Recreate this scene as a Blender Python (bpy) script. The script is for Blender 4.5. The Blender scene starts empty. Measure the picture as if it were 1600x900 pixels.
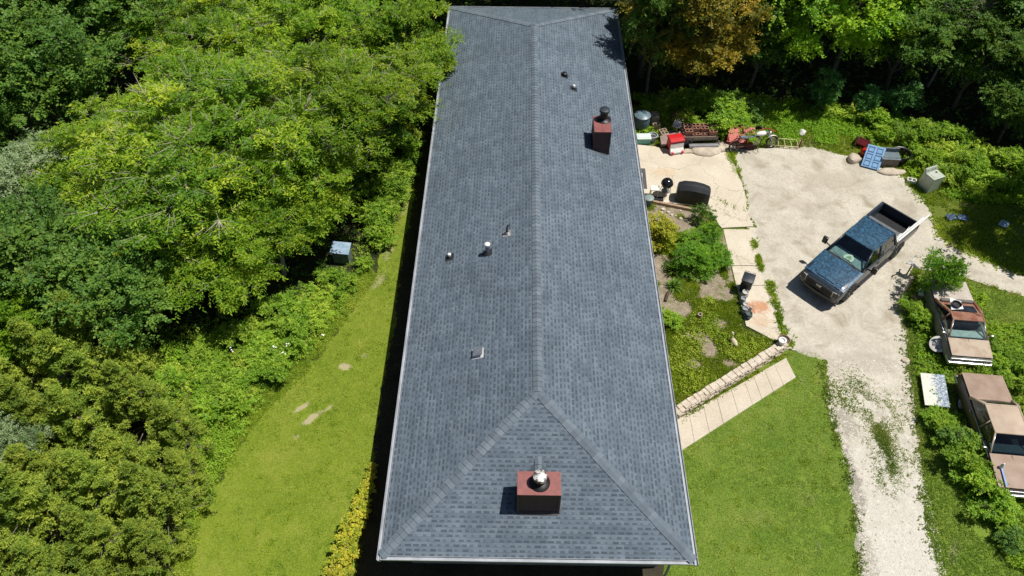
import bpy, bmesh, math, random
import numpy as np
from mathutils import Vector, Matrix

SC = bpy.context.scene
COL = SC.collection
R = math.radians
# ------------------------------------------------------------------ camera, sky, sun, exposure
cam = bpy.data.cameras.new('camera')
camo = bpy.data.objects.new('camera', cam); COL.objects.link(camo)
cam.sensor_width = 36.0; cam.lens = 1186.0 / 1600 * 36; cam.clip_start = 0.1; cam.clip_end = 3000
def cam_matrix(pitch, yaw, roll, loc):
    f = Vector((math.sin(yaw)*math.cos(pitch), math.cos(yaw)*math.cos(pitch), -math.sin(pitch)))
    rt = Vector((math.cos(yaw), -math.sin(yaw), 0)); up = rt.cross(f)
    r2 = math.cos(roll)*rt + math.sin(roll)*up; u2 = -math.sin(roll)*rt + math.cos(roll)*up
    m = Matrix((r2, u2, -f)).transposed().to_4x4(); m.translation = loc
    return m
camo.matrix_world = cam_matrix(0.86437827, -0.00882965, 0.00645339, Vector((-0.7188, -8.3349, 24.9786)))
SC.camera = camo
w = bpy.data.worlds.new('World'); SC.world = w; w.use_nodes = True
nt = w.node_tree
bg = nt.nodes['Background']; bg.inputs[1].default_value = 0.05
sky = nt.nodes.new('ShaderNodeTexSky'); sky.sky_type = 'NISHITA'; sky.sun_disc = False
sky.sun_elevation = R(68); sky.sun_rotation = R(86)
nt.links.new(sky.outputs[0], bg.inputs[0])
sun = bpy.data.lights.new('sun', 'SUN'); sun.energy = 4.7; sun.angle = R(0.5); sun.color = (1.0, 0.955, 0.88)
suno = bpy.data.objects.new('sun', sun); COL.objects.link(suno)
SUNDIR = Vector((-0.385, -0.03, -0.925)).normalized()
suno.rotation_euler = SUNDIR.to_track_quat('-Z', 'Y').to_euler(); suno.location = (20, 10, 60)
SC.view_settings.view_transform = 'Standard'; SC.view_settings.look = 'None'
SC.view_settings.exposure = 0.06; SC.view_settings.gamma = 1; SC.view_settings.use_curve_mapping = False
SC.render.engine = 'CYCLES'
SC.cycles.max_bounces = 6; SC.cycles.diffuse_bounces = 4; SC.cycles.transparent_max_bounces = 8; SC.cycles.use_denoising = True

# ------------------------------------------------------------------ materials
def new_mat(name):
    m = bpy.data.materials.new(name); m.use_nodes = True
    n = m.node_tree; b = n.nodes['Principled BSDF']
    return m, n, b
def N(n, t, **kw):
    x = n.nodes.new(t)
    for k, v in kw.items(): setattr(x, k, v)
    return x
def L(n, a, b): n.links.new(a, b)
def ramp(n, src, stops, interp='LINEAR'):
    r = N(n, 'ShaderNodeValToRGB'); r.color_ramp.interpolation = interp
    e = r.color_ramp.elements
    while len(e) < len(stops): e.new(0.5)
    for i, (p, c) in enumerate(stops):
        e[i].position = p; e[i].color = (c[0], c[1], c[2], 1) if hasattr(c, '__len__') else (c, c, c, 1)
    if src is not None: L(n, src, r.inputs[0])
    return r
def mathn(n, op, a, b=None, clamp=False):
    x = N(n, 'ShaderNodeMath', operation=op); x.use_clamp = clamp
    for i, v in enumerate((a, b)):
        if v is None: continue
        if isinstance(v, (int, float)): x.inputs[i].default_value = v
        else: L(n, v, x.inputs[i])
    return x.outputs[0]
def mixc(n, fac, a, b, mode='MIX'):
    x = N(n, 'ShaderNodeMix', data_type='RGBA', blend_type=mode)
    for s, v in ((x.inputs[0], fac), (x.inputs[6], a), (x.inputs[7], b)):
        if isinstance(v, (int, float)): s.default_value = v
        elif isinstance(v, tuple): s.default_value = (*v, 1)
        else: L(n, v, s)
    return x.outputs[2]
def noise(n, vec, scale, detail=4, rough=0.55, dist=0.0):
    x = N(n, 'ShaderNodeTexNoise'); x.inputs['Scale'].default_value = scale
    x.inputs['Detail'].default_value = detail; x.inputs['Roughness'].default_value = rough; x.inputs['Distortion'].default_value = dist
    if vec is not None: L(n, vec, x.inputs['Vector'])
    return x.outputs[0]
def objco(n): return N(n, 'ShaderNodeTexCoord').outputs['Object']
def wpos(n): return N(n, 'ShaderNodeNewGeometry').outputs['Position']
def bump(n, b, h, dist, strength=1.0):
    x = N(n, 'ShaderNodeBump'); x.inputs['Distance'].default_value = dist; x.inputs['Strength'].default_value = strength
    L(n, h, x.inputs['Height']); L(n, x.outputs[0], b.inputs['Normal'])

MATS = {}
def M(name, c, c2=None, r=0.6, m=0.0, scale=5.0, bmp=0.0, lo=0.35, hi=0.65, coat=0.0, spec=0.5):
    """mottled material: noise between c and c2"""
    if name in MATS: return MATS[name]
    mt, n, b = new_mat(name)
    if c2 is None: c2 = tuple(v*0.72 for v in c)
    co = objco(n)
    f = noise(n, co, scale, 6, 0.62)
    rp = ramp(n, f, [(lo, c2), (hi, c)])
    L(n, rp.outputs[0], b.inputs['Base Color'])
    b.inputs['Roughness'].default_value = r; b.inputs['Metallic'].default_value = m
    b.inputs['Specular IOR Level'].default_value = spec
    b.inputs['Coat Weight'].default_value = coat
    if bmp: bump(n, b, noise(n, co, scale*6, 4), bmp)
    MATS[name] = mt
    return mt

def leaf_mat(name, stops, trans=0.3, rough=0.5):
    trans += 0.08
    if name in MATS: return MATS[name]
    mt, n, b = new_mat(name)
    at = N(n, 'ShaderNodeAttribute', attribute_name='tint')
    rp = ramp(n, at.outputs['Fac'], stops)
    oi = N(n, 'ShaderNodeObjectInfo')
    hs = N(n, 'ShaderNodeHueSaturation')
    L(n, mathn(n, 'ADD', mathn(n, 'MULTIPLY', oi.outputs['Random'], 0.45), 1.27), hs.inputs['Value'])
    L(n, rp.outputs[0], hs.inputs['Color'])
    L(n, hs.outputs[0], b.inputs['Base Color'])
    b.inputs['Roughness'].default_value = rough; b.inputs['Specular IOR Level'].default_value = 0.2
    tr = N(n, 'ShaderNodeBsdfTranslucent')
    tc = mixc(n, 1.0, hs.outputs[0], (1.35, 1.25, 0.5), 'MULTIPLY')
    L(n, tc, tr.inputs['Color'])
    mx = N(n, 'ShaderNodeMixShader'); mx.inputs[0].default_value = trans
    L(n, b.outputs[0], mx.inputs[1]); L(n, tr.outputs[0], mx.inputs[2])
    L(n, mx.outputs[0], n.nodes['Material Output'].inputs['Surface'])
    MATS[name] = mt
    return mt

def glass_mat(name, tint=(0.35, 0.42, 0.42), rough=0.03):
    mt, n, b = new_mat(name)
    t = N(n, 'ShaderNodeBsdfTransparent'); t.inputs[0].default_value = (*tint, 1)
    g = N(n, 'ShaderNodeBsdfGlossy'); g.inputs['Roughness'].default_value = rough
    lw = N(n, 'ShaderNodeLayerWeight'); lw.inputs[0].default_value = 0.5
    fr = mathn(n, 'ADD', 0.05, mathn(n, 'MULTIPLY', mathn(n, 'POWER', lw.outputs['Facing'], 3.0), 0.7))
    mx = N(n, 'ShaderNodeMixShader'); L(n, fr, mx.inputs[0])
    L(n, t.outputs[0], mx.inputs[1]); L(n, g.outputs[0], mx.inputs[2])
    L(n, mx.outputs[0], n.nodes['Material Output'].inputs['Surface'])
    return mt

# --- roof shingles: uv in metres (u along the course, v up the slope)
def shingle_mat():
    mt, n, b = new_mat('asphalt_shingles')
    uv = N(n, 'ShaderNodeUVMap').outputs[0]
    sp = N(n, 'ShaderNodeSeparateXYZ'); L(n, uv, sp.inputs[0])
    e = 0.138
    v = mathn(n, 'DIVIDE', sp.outputs[1], e)
    row = mathn(n, 'FLOOR', v); fv = mathn(n, 'FRACT', v)
    wn = N(n, 'ShaderNodeTexWhiteNoise', noise_dimensions='1D'); L(n, row, wn.inputs['W'])
    u = mathn(n, 'ADD', mathn(n, 'DIVIDE', sp.outputs[0], 0.245), mathn(n, 'MULTIPLY', wn.outputs[0], 7.0))
    cell = mathn(n, 'FLOOR', u); fu = mathn(n, 'FRACT', u)
    cb = N(n, 'ShaderNodeCombineXYZ'); L(n, cell, cb.inputs[0]); L(n, row, cb.inputs[1])
    w2 = N(n, 'ShaderNodeTexWhiteNoise', noise_dimensions='2D'); L(n, cb.outputs[0], w2.inputs['Vector'])
    rnd = w2.outputs[0]
    wid = mathn(n, 'ADD', mathn(n, 'MULTIPLY', rnd, 0.5), 0.28)       # width of the dark notch
    inx = mathn(n, 'LESS_THAN', fu, wid)
    notch = mathn(n, 'MULTIPLY', inx, mathn(n, 'LESS_THAN', fv, 0.5))
    edge = mathn(n, 'LESS_THAN', fv, 0.10)
    cb2 = N(n, 'ShaderNodeCombineXYZ'); L(n, mathn(n, 'FLOOR', mathn(n, 'MULTIPLY', u, 0.5)), cb2.inputs[0]); L(n, row, cb2.inputs[1])
    w3 = N(n, 'ShaderNodeTexWhiteNoise', noise_dimensions='2D'); L(n, cb2.outputs[0], w3.inputs['Vector'])
    basec = ramp(n, w3.outputs[0], [(0.0, (0.100, 0.134, 0.170)), (0.5, (0.122, 0.158, 0.196)), (1.0, (0.146, 0.184, 0.222))])
    c = mixc(n, mathn(n, 'MULTIPLY', notch, mathn(n, 'ADD', 0.45, mathn(n, 'MULTIPLY', rnd, 0.4))), basec.outputs[0], (0.055, 0.070, 0.088))
    c = mixc(n, mathn(n, 'MULTIPLY', edge, 0.3), c, (0.065, 0.076, 0.09))
    # weathering: blotches and granule grain
    big = noise(n, uv, 0.55, 5, 0.6)
    c = mixc(n, 1.0, c, ramp(n, big, [(0.3, 0.86), (0.7, 1.12)]).outputs[0], 'MULTIPLY')
    stv = N(n, 'ShaderNodeMapping'); stv.inputs['Scale'].default_value = (2.2, 0.28, 1); L(n, uv, stv.inputs[0])
    c = mixc(n, 1.0, c, ramp(n, noise(n, stv.outputs[0], 1.0, 6, 0.6), [(0.3, 0.88), (0.5, 1.0), (0.72, 1.13)]).outputs[0], 'MULTIPLY')
    c = mixc(n, mathn(n, 'MULTIPLY', ramp(n, noise(n, uv, 1.9, 7, 0.75), [(0.62, 0.0), (0.78, 1.0)]).outputs[0], 0.35), c, (0.115, 0.12, 0.115))
    gr = noise(n, uv, 34.0, 3, 0.7)
    c = mixc(n, 1.0, c, ramp(n, gr, [(0.3, 0.80), (0.7, 1.18)]).outputs[0], 'MULTIPLY')
    L(n, c, b.inputs['Base Color']); b.inputs['Roughness'].default_value = 0.88; b.inputs['Specular IOR Level'].default_value = 0.3
    hgt = mathn(n, 'SUBTRACT', mathn(n, 'SUBTRACT', 1.0, mathn(n, 'MULTIPLY', notch, 0.6)), mathn(n, 'MULTIPLY', fv, 0.5))
    bump(n, b, hgt, 0.008, 0.8)
    return mt

# ground family, all in world metres
def ground_mat(name, cols, scale=1.2, fine=14.0, patch=None, bmp=0.03, rough=0.95, tracks=None, fa=1.0):
    mt, n, b = new_mat(name)
    p = wpos(n)
    c = ramp(n, noise(n, p, scale, 8, 0.65), [(0.28 + 0.44*i/(len(cols)-1), k) for i, k in enumerate(cols)]).outputs[0]
    fn = noise(n, p, fine, 5, 0.7)
    c = mixc(n, 1.0, c, ramp(n, fn, [(0.25, 1-0.38*fa), (0.5, 1.0), (0.75, 1+0.25*fa)]).outputs[0], 'MULTIPLY')
    if patch:
        col, ps, lo, hi = patch
        c = mixc(n, ramp(n, noise(n, p, ps, 6, 0.6, 0.6), [(lo, 0.0), (hi, 1.0)]).outputs[0], c, col)
    if tracks: c = tracks(n, p, c)
    L(n, c, b.inputs['Base Color']); b.inputs['Roughness'].default_value = rough; b.inputs['Specular IOR Level'].default_value = 0.2
    bump(n, b, fn, bmp)
    return mt

def blob(n, p, x, y, rx, ry, ang=0.0):
    """soft elliptical stain mask at a world spot (dirt, oil, rust)"""
    mp = N(n, 'ShaderNodeMapping', vector_type='TEXTURE'); mp.inputs['Location'].default_value = (x, y, 0)
    mp.inputs['Rotation'].default_value = (0, 0, ang); mp.inputs['Scale'].default_value = (rx, ry, 1)
    L(n, p, mp.inputs[0])
    s = N(n, 'ShaderNodeSeparateXYZ'); L(n, mp.outputs[0], s.inputs[0])
    d = mathn(n, 'ADD', mathn(n, 'MULTIPLY', s.outputs[0], s.outputs[0]), mathn(n, 'MULTIPLY', s.outputs[1], s.outputs[1]))
    d = mathn(n, 'ADD', d, mathn(n, 'MULTIPLY', mathn(n, 'SUBTRACT', noise(n, p, 3.4, 6, 0.7), 0.5), 3.4))
    return ramp(n, d, [(0.3, 1.0), (1.15, 0.0)]).outputs[0]

def drive_tracks(n, p, c):
    s = N(n, 'ShaderNodeSeparateXYZ'); L(n, p, s.inputs[0])
    # loose white limestone towards the road, packed sandy dirt at the yard end
    g = ramp(n, mathn(n, 'ADD', mathn(n, 'MULTIPLY', s.outputs[1], -0.09), mathn(n, 'ADD', 0.95, mathn(n, 'MULTIPLY', mathn(n, 'SUBTRACT', noise(n, p, 0.9, 5), 0.5), 0.7))), [(0.2, 0.0), (0.8, 1.0)]).outputs[0]
    st = N(n, 'ShaderNodeTexVoronoi'); st.inputs['Scale'].default_value = 34.0; L(n, p, st.inputs['Vector'])
    gravel = ramp(n, st.outputs['Color'], [(0.1, (0.40, 0.375, 0.32)), (0.35, (0.55, 0.525, 0.465)), (1.0, (0.66, 0.635, 0.57))]).outputs[0]
    c = mixc(n, g, c, gravel)
    for (x, y, rx, ry, k, col) in ((11.75, 6.6, 0.45, 0.9, 0.75, (0.30, 0.27, 0.22)), (11.3, 4.3, 0.42, 1.7, 0.85, (0.25, 0.225, 0.19)), (11.0, 1.6, 0.4, 1.4, 0.7, (0.30, 0.27, 0.22)),
                                   (13.2, 9.3, 1.5, 0.7, 0.5, (0.37, 0.33, 0.27)), (12.3, 10.6, 1.2, 0.5, 0.35, (0.40, 0.36, 0.29)), (14.6, 20.2, 2.2, 0.8, 0.45, (0.38, 0.33, 0.26)),
                                   (12.3, 18.6, 1.3, 0.5, 0.35, (0.40, 0.35, 0.28)), (12.1, 15.9, 0.35, 0.25, 0.6, (0.33, 0.29, 0.24)), (17.3, 17.6, 1.1, 0.9, 0.3, (0.42, 0.37, 0.30)), (15.5, 12.2, 0.5, 1.6, 0.4, (0.40, 0.34, 0.27))):
        c = mixc(n, mathn(n, 'MULTIPLY', blob(n, p, x, y, rx, ry), k), c, col)
    return c
def patio_tracks(n, p, c):
    v = N(n, 'ShaderNodeTexVoronoi', feature='DISTANCE_TO_EDGE'); v.inputs['Scale'].default_value = 0.42
    wv = N(n, 'ShaderNodeVectorMath', operation='ADD'); L(n, p, wv.inputs[0])
    nz = N(n, 'ShaderNodeTexNoise'); nz.inputs['Scale'].default_value = 1.4; nz.inputs['Detail'].default_value = 4; L(n, p, nz.inputs['Vector']); L(n, nz.outputs['Color'], wv.inputs[1])
    L(n, wv.outputs[0], v.inputs['Vector'])
    cr = ramp(n, v.outputs['Distance'], [(0.0, 0.6), (0.008, 0.0)]).outputs[0]
    c = mixc(n, cr, c, (0.17, 0.15, 0.11))
    for (x, y, rx, ry, k, col) in ((9.55, 12.05, 0.55, 0.4, 0.8, (0.50, 0.22, 0.10)), (9.15, 12.0, 0.3, 0.3, 0.6, (0.42, 0.17, 0.08)), (9.5, 11.3, 0.55, 0.35, 0.4, (0.55, 0.32, 0.18)), (6.6, 20.6, 0.8, 0.4, 0.4, (0.62, 0.44, 0.26)), (8.9, 21.5, 0.9, 0.5, 0.35, (0.42, 0.37, 0.29))):
        c = mixc(n, mathn(n, 'MULTIPLY', blob(n, p, x, y, rx, ry), k), c, col)
    return c
def lawn_tracks(n, p, c):
    for (x, y, rx, ry, a, k) in ((-7.5, 8.75, 0.34, 0.2, 0, 0.9), (-8.4, 6.35, 0.55, 0.16, 0.75, 0.9), (-8.85, 6.85, 0.45, 0.12, 0.7, 0.85), (-7.8, 6.85, 0.3, 0.1, 0.8, 0.7), (-8.8, 5.6, 0.16, 0.12, 0, 0.6),
                                 (-6.7, 13.3, 0.28, 0.6, -0.5, 0.7), (-6.5, 15.2, 0.25, 0.9, -0.1, 0.6), (-6.1, 18.2, 0.3, 0.9, 0, 0.6), (-6.8, 9.3, 0.2, 0.14, 0, 0.5)):
        c = mixc(n, mathn(n, 'MULTIPLY', blob(n, p, x, y, rx, ry, a), k), c, (0.42, 0.36, 0.23))
    return c

# ------------------------------------------------------------------ object helpers
def link(o, parent=None):
    COL.objects.link(o)
    if parent is not None: o.parent = parent
    return o
def tag(o, label=None, cat=None, group=None, kind=None):
    if label: o['label'] = label
    if cat: o['category'] = cat
    if group: o['group'] = group
    if kind: o['kind'] = kind
    return o
def thing(name, label, cat, loc=(0, 0, 0), rz=0.0, group=None, rot=None):
    o = bpy.data.objects.new(name, None); o.empty_display_size = 0.2
    o.location = loc; o.rotation_euler = rot if rot else (0, 0, rz)
    link(o); return tag(o, label, cat, group)
class MB:
    """collects shapes, then links them as ONE mesh object"""
    def __init__(s): s.v = []; s.f = []; s.mi = []; s.sm = []
    def add(s, vs, fs, mi=0, smooth=False):
        k = len(s.v); s.v += [tuple(p) for p in vs]
        for f in fs: s.f.append([i+k for i in f]); s.mi.append(mi); s.sm.append(smooth)
        return s
    def box(s, c, d, mi=0, rz=0.0, bev=0.0, rot=None, taper=1.0):
        x, y, z = (q/2 for q in d)
        bm = bmesh.new(); bmesh.ops.create_cube(bm, size=1)
        for q in bm.verts:
            t = taper if q.co.z > 0 else 1.0
            q.co = Vector((q.co.x*2*x*t, q.co.y*2*y*t, q.co.z*2*z))
        if bev > 0: bmesh.ops.bevel(bm, geom=bm.edges[:], offset=min(bev, 0.45*min(d)), segments=2, affect='EDGES', profile=0.6)
        m = (rot if rot is not None else Matrix.Rotation(rz, 3, 'Z'))
        bm.verts.index_update()
        s.add([m @ q.co + Vector(c) for q in bm.verts], [[q.index for q in f.verts] for f in bm.faces], mi, False)
        bm.free(); return s
    def tube(s, p, q, r0, r1=None, n=10, mi=0, caps=True, smooth=True):
        p = Vector(p); q = Vector(q); r1 = r0 if r1 is None else r1
        d = (q-p).normalized(); a = d.orthogonal().normalized(); b = d.cross(a)
        vs = []
        for c, r in ((p, r0), (q, r1)):
            for i in range(n):
                t = 2*math.pi*i/n; vs.append(c + a*(r*math.cos(t)) + b*(r*math.sin(t)))
        s.add(vs, [[i, (i+1) % n, n+(i+1) % n, n+i] for i in range(n)], mi, smooth)
        if caps: s.add(vs, [list(range(n))[::-1], list(range(n, 2*n))], mi, False)
        return s
    def path(s, pts, r, n=8, mi=0):
        for a, b in zip(pts[:-1], pts[1:]): s.tube(a, b, r, r, n, mi)
        return s
    def lathe(s, prof, c=(0, 0, 0), n=24, mi=0, axis='Z', smooth=True, rot=None, sx=1.0, sy=1.0):
        vs = []
        for (r, z) in prof:
            for i in range(n):
                t = 2*math.pi*i/n; p = Vector((r*math.cos(t)*sx, r*math.sin(t)*sy, z))
                if axis == 'X': p = Vector((p.z, p.x, p.y))
                if axis == 'Y': p = Vector((p.x, p.z, p.y))
                if rot is not None: p = rot @ p
                vs.append(p + Vector(c))
        fs = []
        for k in range(len(prof)-1):
            for i in range(n):
                j = (i+1) % n; fs.append([k*n+i, k*n+j, (k+1)*n+j, (k+1)*n+i])
        return s.add(vs, fs, mi, smooth)
    def torus(s, c, R_, r, axis='X', n=24, k=8, mi=0):
        prof = [(R_ + r*math.cos(2*math.pi*i/k), r*math.sin(2*math.pi*i/k)) for i in range(k+1)]
        return s.lathe(prof, c, n, mi, axis)
    def prism(s, poly, z0, z1, mi=0):
        n = len(poly)
        vs = [(x, y, z0) for x, y in poly] + [(x, y, z1) for x, y in poly]
        return s.add(vs, [list(range(n))[::-1], list(range(n, 2*n))] + [[i, (i+1) % n, n+(i+1) % n, n+i] for i in range(n)], mi)
    def loft(s, rings, mi=0, closed=True, caps=True, smooth=True):
        n = len(rings[0]); vs = [p for r_ in rings for p in r_]; fs = []
        for k in range(len(rings)-1):
            for i in range(n if closed else n-1):
                j = (i+1) % n; fs.append([k*n+i, k*n+j, (k+1)*n+j, (k+1)*n+i])
        s.add(vs, fs, mi, smooth)
        if caps: s.add(vs, [list(range(n))[::-1], list(range((len(rings)-1)*n, len(rings)*n))], mi, False)
        return s
    def sheet(s, quad, th=0.01, nu=1, nv=1, crown=0.0, mi=0):
        """a curved panel with real thickness over 4 corners (a,b,c,d counter-clockwise seen from its front)"""
        a, b, c, d = (Vector(q) for q in quad); nrm = (b-a).cross(d-a).normalized()
        if nrm.z < -0.02: a, b, c, d = d, c, b, a; nrm = -nrm
        for off, flip in ((0, False), (-th, True)):
            vs = []
            for j in range(nv+1):
                for i in range(nu+1):
                    u, v_ = i/nu, j/nv
                    p = (a*(1-u)+b*u)*(1-v_) + (d*(1-u)+c*u)*v_
                    vs.append(p + nrm*(crown*(1-(2*u-1)**2)*(1-(2*v_-1)**2) ** 0.5 + off))
            fs = [[j*(nu+1)+i, j*(nu+1)+i+1, (j+1)*(nu+1)+i+1, (j+1)*(nu+1)+i] for j in range(nv) for i in range(nu)]
            s.add(vs, [f[::-1] for f in fs] if flip else fs, mi, nu > 1 or nv > 1)
        return s
    def build(s, name, mats, parent=None, sharp=38):
        me = bpy.data.meshes.new(name)
        me.from_pydata(s.v, [], s.f)
        for m in (mats if isinstance(mats, (list, tuple)) else [mats]): me.materials.append(m)
        me.polygons.foreach_set('material_index', s.mi); me.polygons.foreach_set('use_smooth', s.sm)
        bm = bmesh.new(); bm.from_mesh(me)
        bmesh.ops.remove_doubles(bm, verts=bm.verts, dist=0.0004)
        bmesh.ops.recalc_face_normals(bm, faces=bm.faces)
        for e in bm.edges:
            if len(e.link_faces) == 2 and e.calc_face_angle(0) > R(sharp): e.smooth = False
        bm.to_mesh(me); bm.free(); me.update()
        return link(bpy.data.objects.new(name, me), parent)
def copy_tree(o, parent=None, loc=None, rz=None, sc=None, label=None, group=None):
    c = o.copy(); COL.objects.link(c)
    if parent is not None: c.parent = parent
    if loc is not None: c.location = loc
    if rz is not None: c.rotation_euler = (0, 0, rz)
    if sc is not None: c.scale = (sc, sc, sc) if not hasattr(sc, '__len__') else sc
    if label: c['label'] = label
    if group: c['group'] = group
    for ch in KIDS.get(o.name, []): copy_tree(ch, c)
    return c
KIDS = {}
def kids(o): KIDS[o.name] = list(o.children); [kids(c) for c in o.children]; return o

def np_mesh(name, verts, faces, mats, tint=None, mi=None, smooth=False):
    """verts (n,3), faces (m,k) all of one size k"""
    me = bpy.data.meshes.new(name); nf, k = faces.shape
    me.vertices.add(len(verts)); me.vertices.foreach_set('co', np.ascontiguousarray(verts, dtype=np.float32).ravel())
    me.loops.add(nf*k); me.loops.foreach_set('vertex_index', np.ascontiguousarray(faces, dtype=np.int32).ravel())
    me.polygons.add(nf)
    me.polygons.foreach_set('loop_start', np.arange(0, nf*k, k, dtype=np.int32))
    me.polygons.foreach_set('loop_total', np.full(nf, k, dtype=np.int32))
    for m in (mats if isinstance(mats, (list, tuple)) else [mats]): me.materials.append(m)
    if mi is not None: me.polygons.foreach_set('material_index', np.asarray(mi, dtype=np.int32))
    if smooth: me.polygons.foreach_set('use_smooth', np.ones(nf, dtype=bool))
    if tint is not None:
        at = me.attributes.new('tint', 'FLOAT', 'FACE'); at.data.foreach_set('value', np.asarray(tint, dtype=np.float32))
    me.update(calc_edges=True); me.validate()
    return me

# ------------------------------------------------------------------ polygons and ground sheets
def jitter_poly(poly, step=0.18, amp=0.1, seed=0, skip=()):
    rg = np.random.default_rng(seed); out = []
    n = len(poly); s = 0.0
    ph = rg.uniform(0, 6.28, 6); fr = np.array([0.9, 1.7, 3.1, 5.3, 8.9, 14.0]); am = np.array([1, .8, .6, .5, .4, .3])
    for i in range(n):
        a = np.array(poly[i], float); b = np.array(poly[(i+1) % n], float); d = b-a; ln = np.hypot(*d)
        k = max(1, int(ln/step)); nr = np.array([-d[1], d[0]])/max(ln, 1e-6)
        for j in range(k):
            t = j/k; p = a + d*t
            if i not in skip:
                o = (am*np.sin(fr*(s+ln*t)+ph)).sum()/2.2 + rg.normal(0, 0.35)
                p = p + nr*o*amp
            out.append((float(p[0]), float(p[1])))
        s += ln
    return out
def sheet_obj(name, poly, z, mat, step=0.18, amp=0.1, seed=0, skip=(), thick=0.0):
    pj = jitter_poly(poly, step, amp, seed, skip) if amp > 0 else poly
    mb = MB()
    if thick > 0: mb.prism(pj, z-thick, z)
    else: mb.add([(x, y, z) for x, y in pj], [list(range(len(pj)))])
    o = mb.build(name, mat)
    return tag(o, kind='structure'), pj
def in_poly(x, y, poly):
    p = np.array(poly); ins = np.zeros(len(x), bool); j = len(p)-1
    for i in range(len(p)):
        xi, yi = p[i]; xj, yj = p[j]
        with np.errstate(divide='ignore', invalid='ignore'):
            c = ((yi > y) != (yj > y)) & (x < (xj-xi)*(y-yi)/(yj-yi+1e-12)+xi)
        ins ^= c; j = i
    return ins
def scatter(poly, n, seed, holes=()):
    rg = np.random.default_rng(seed); p = np.array(poly); lo, hi = p.min(0), p.max(0)
    x = rg.uniform(lo[0], hi[0], n); y = rg.uniform(lo[1], hi[1], n)
    ok = in_poly(x, y, poly)
    for h in holes: ok &= ~in_poly(x, y, h)
    return x[ok], y[ok]
def vnoise(x, y, s, seed=0):
    """cheap smooth value noise, 0..1"""
    rg = np.random.default_rng(seed); g = rg.random((64, 64))
    xs, ys = x/s, y/s; xi, yi = np.floor(xs).astype(int), np.floor(ys).astype(int)
    fx, fy = xs-xi, ys-yi; fx = fx*fx*(3-2*fx); fy = fy*fy*(3-2*fy)
    g_ = lambda a, b: g[a % 64, b % 64]
    return (g_(xi, yi)*(1-fx)+g_(xi+1, yi)*fx)*(1-fy) + (g_(xi, yi+1)*(1-fx)+g_(xi+1, yi+1)*fx)*fy
def blades(name, x, y, z, mat, h=0.06, wd=0.012, per=3, seed=1, spread=0.03, lean=0.6, label=None):
    rg = np.random.default_rng(seed); n = len(x)
    X = np.repeat(x, per) + rg.normal(0, spread, n*per); Y = np.repeat(y, per) + rg.normal(0, spread, n*per)
    Z = np.full(n*per, z) if np.isscalar(z) else np.repeat(z, per)
    a = rg.uniform(0, 2*np.pi, n*per); hh = (h if np.isscalar(h) else np.repeat(h, per)) * rg.uniform(0.5, 1.35, n*per); ln = lean*rg.uniform(0.2, 1.0, n*per)
    sx, sy = -np.sin(a)*wd, np.cos(a)*wd
    v = np.empty((n*per, 3, 3))
    v[:, 0] = np.stack([X-sx, Y-sy, Z], 1); v[:, 1] = np.stack([X+sx, Y+sy, Z], 1)
    v[:, 2] = np.stack([X+np.cos(a)*ln*hh, Y+np.sin(a)*ln*hh, Z+hh*(1-0.35*ln)], 1)
    t = np.clip(np.repeat(vnoise(x, y, 2.3, 3)*0.35 + vnoise(x, y, 0.7, 4)*0.3 + vnoise(x, y, 0.22, 5)*0.35 - 0.1, per) + rg.uniform(-0.1, 0.25, n*per), 0, 1)
    me = np_mesh(name, v.reshape(-1, 3), np.arange(n*per*3).reshape(-1, 3), mat, t)
    return tag(link(bpy.data.objects.new(name, me)), label, kind='stuff')

# ------------------------------------------------------------------ foliage
def nrm(a): return a/np.maximum(np.linalg.norm(a, axis=-1, keepdims=True), 1e-9)
def sprays(rg, O, D, ln, K, la, lb, droop=0.25, side=0.85, jit=0.35, tint=None, up=None):
    """leaflets along twigs: O,D (T,3), ln (T,) -> quads"""
    T = len(O); t = (np.arange(K)+0.7)/K
    P = O[:, None] + D[:, None]*(ln[:, None, None]*t[None, :, None])
    P[:, :, 2] -= droop*ln[:, None]*t[None]**2
    U = nrm(np.array([0, 0, 1.0]) + rg.normal(0, 0.32, (T, 3))) if up is None else up
    S = nrm(np.cross(D, U)); sg = np.where(np.arange(K) % 2 == 0, 1.0, -1.0)
    A = S[:, None]*(sg[None, :, None]*side) + D[:, None]*0.55 + rg.normal(0, jit, (T, K, 3)); A[:, :, 2] -= 0.12
    A = nrm(A)
    Wd = nrm(np.cross(U[:, None] + rg.normal(0, 0.3, (T, K, 3)), A))
    a = la*rg.uniform(0.7, 1.3, (T, K, 1)); b = lb*rg.uniform(0.75, 1.25, (T, K, 1))
    v = np.stack([P, P + A*a*0.45 + Wd*b*0.5, P + A*a, P + A*a*0.45 - Wd*b*0.5], 2)
    tt = (np.full(T, 0.5) if tint is None else tint)[:, None] + rg.normal(0, 0.13, (T, K))
    return v.reshape(-1, 3), np.clip(tt, 0, 1).ravel()
def tubes(P0, P1, r0, r1, n=4):
    d = nrm(P1-P0); ref = np.where(np.abs(d[:, 2:3]) > 0.9, np.array([[1.0, 0, 0]]), np.array([[0, 0, 1.0]]))
    a = nrm(np.cross(d, ref)); b = np.cross(d, a); T = len(P0)
    th = 2*np.pi*np.arange(n)/n; c, s = np.cos(th)[None, :, None], np.sin(th)[None, :, None]
    ring = a[:, None]*c + b[:, None]*s
    v = np.concatenate([P0[:, None]+ring*np.reshape(r0, (-1, 1, 1)), P1[:, None]+ring*np.reshape(r1, (-1, 1, 1))], 1)
    i = np.arange(n); j = (i+1) % n
    f = np.stack([i, j, n+j, n+i], 1)[None] + (np.arange(T)*2*n)[:, None, None]
    return v.reshape(-1, 3), f.reshape(-1, 4)

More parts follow.
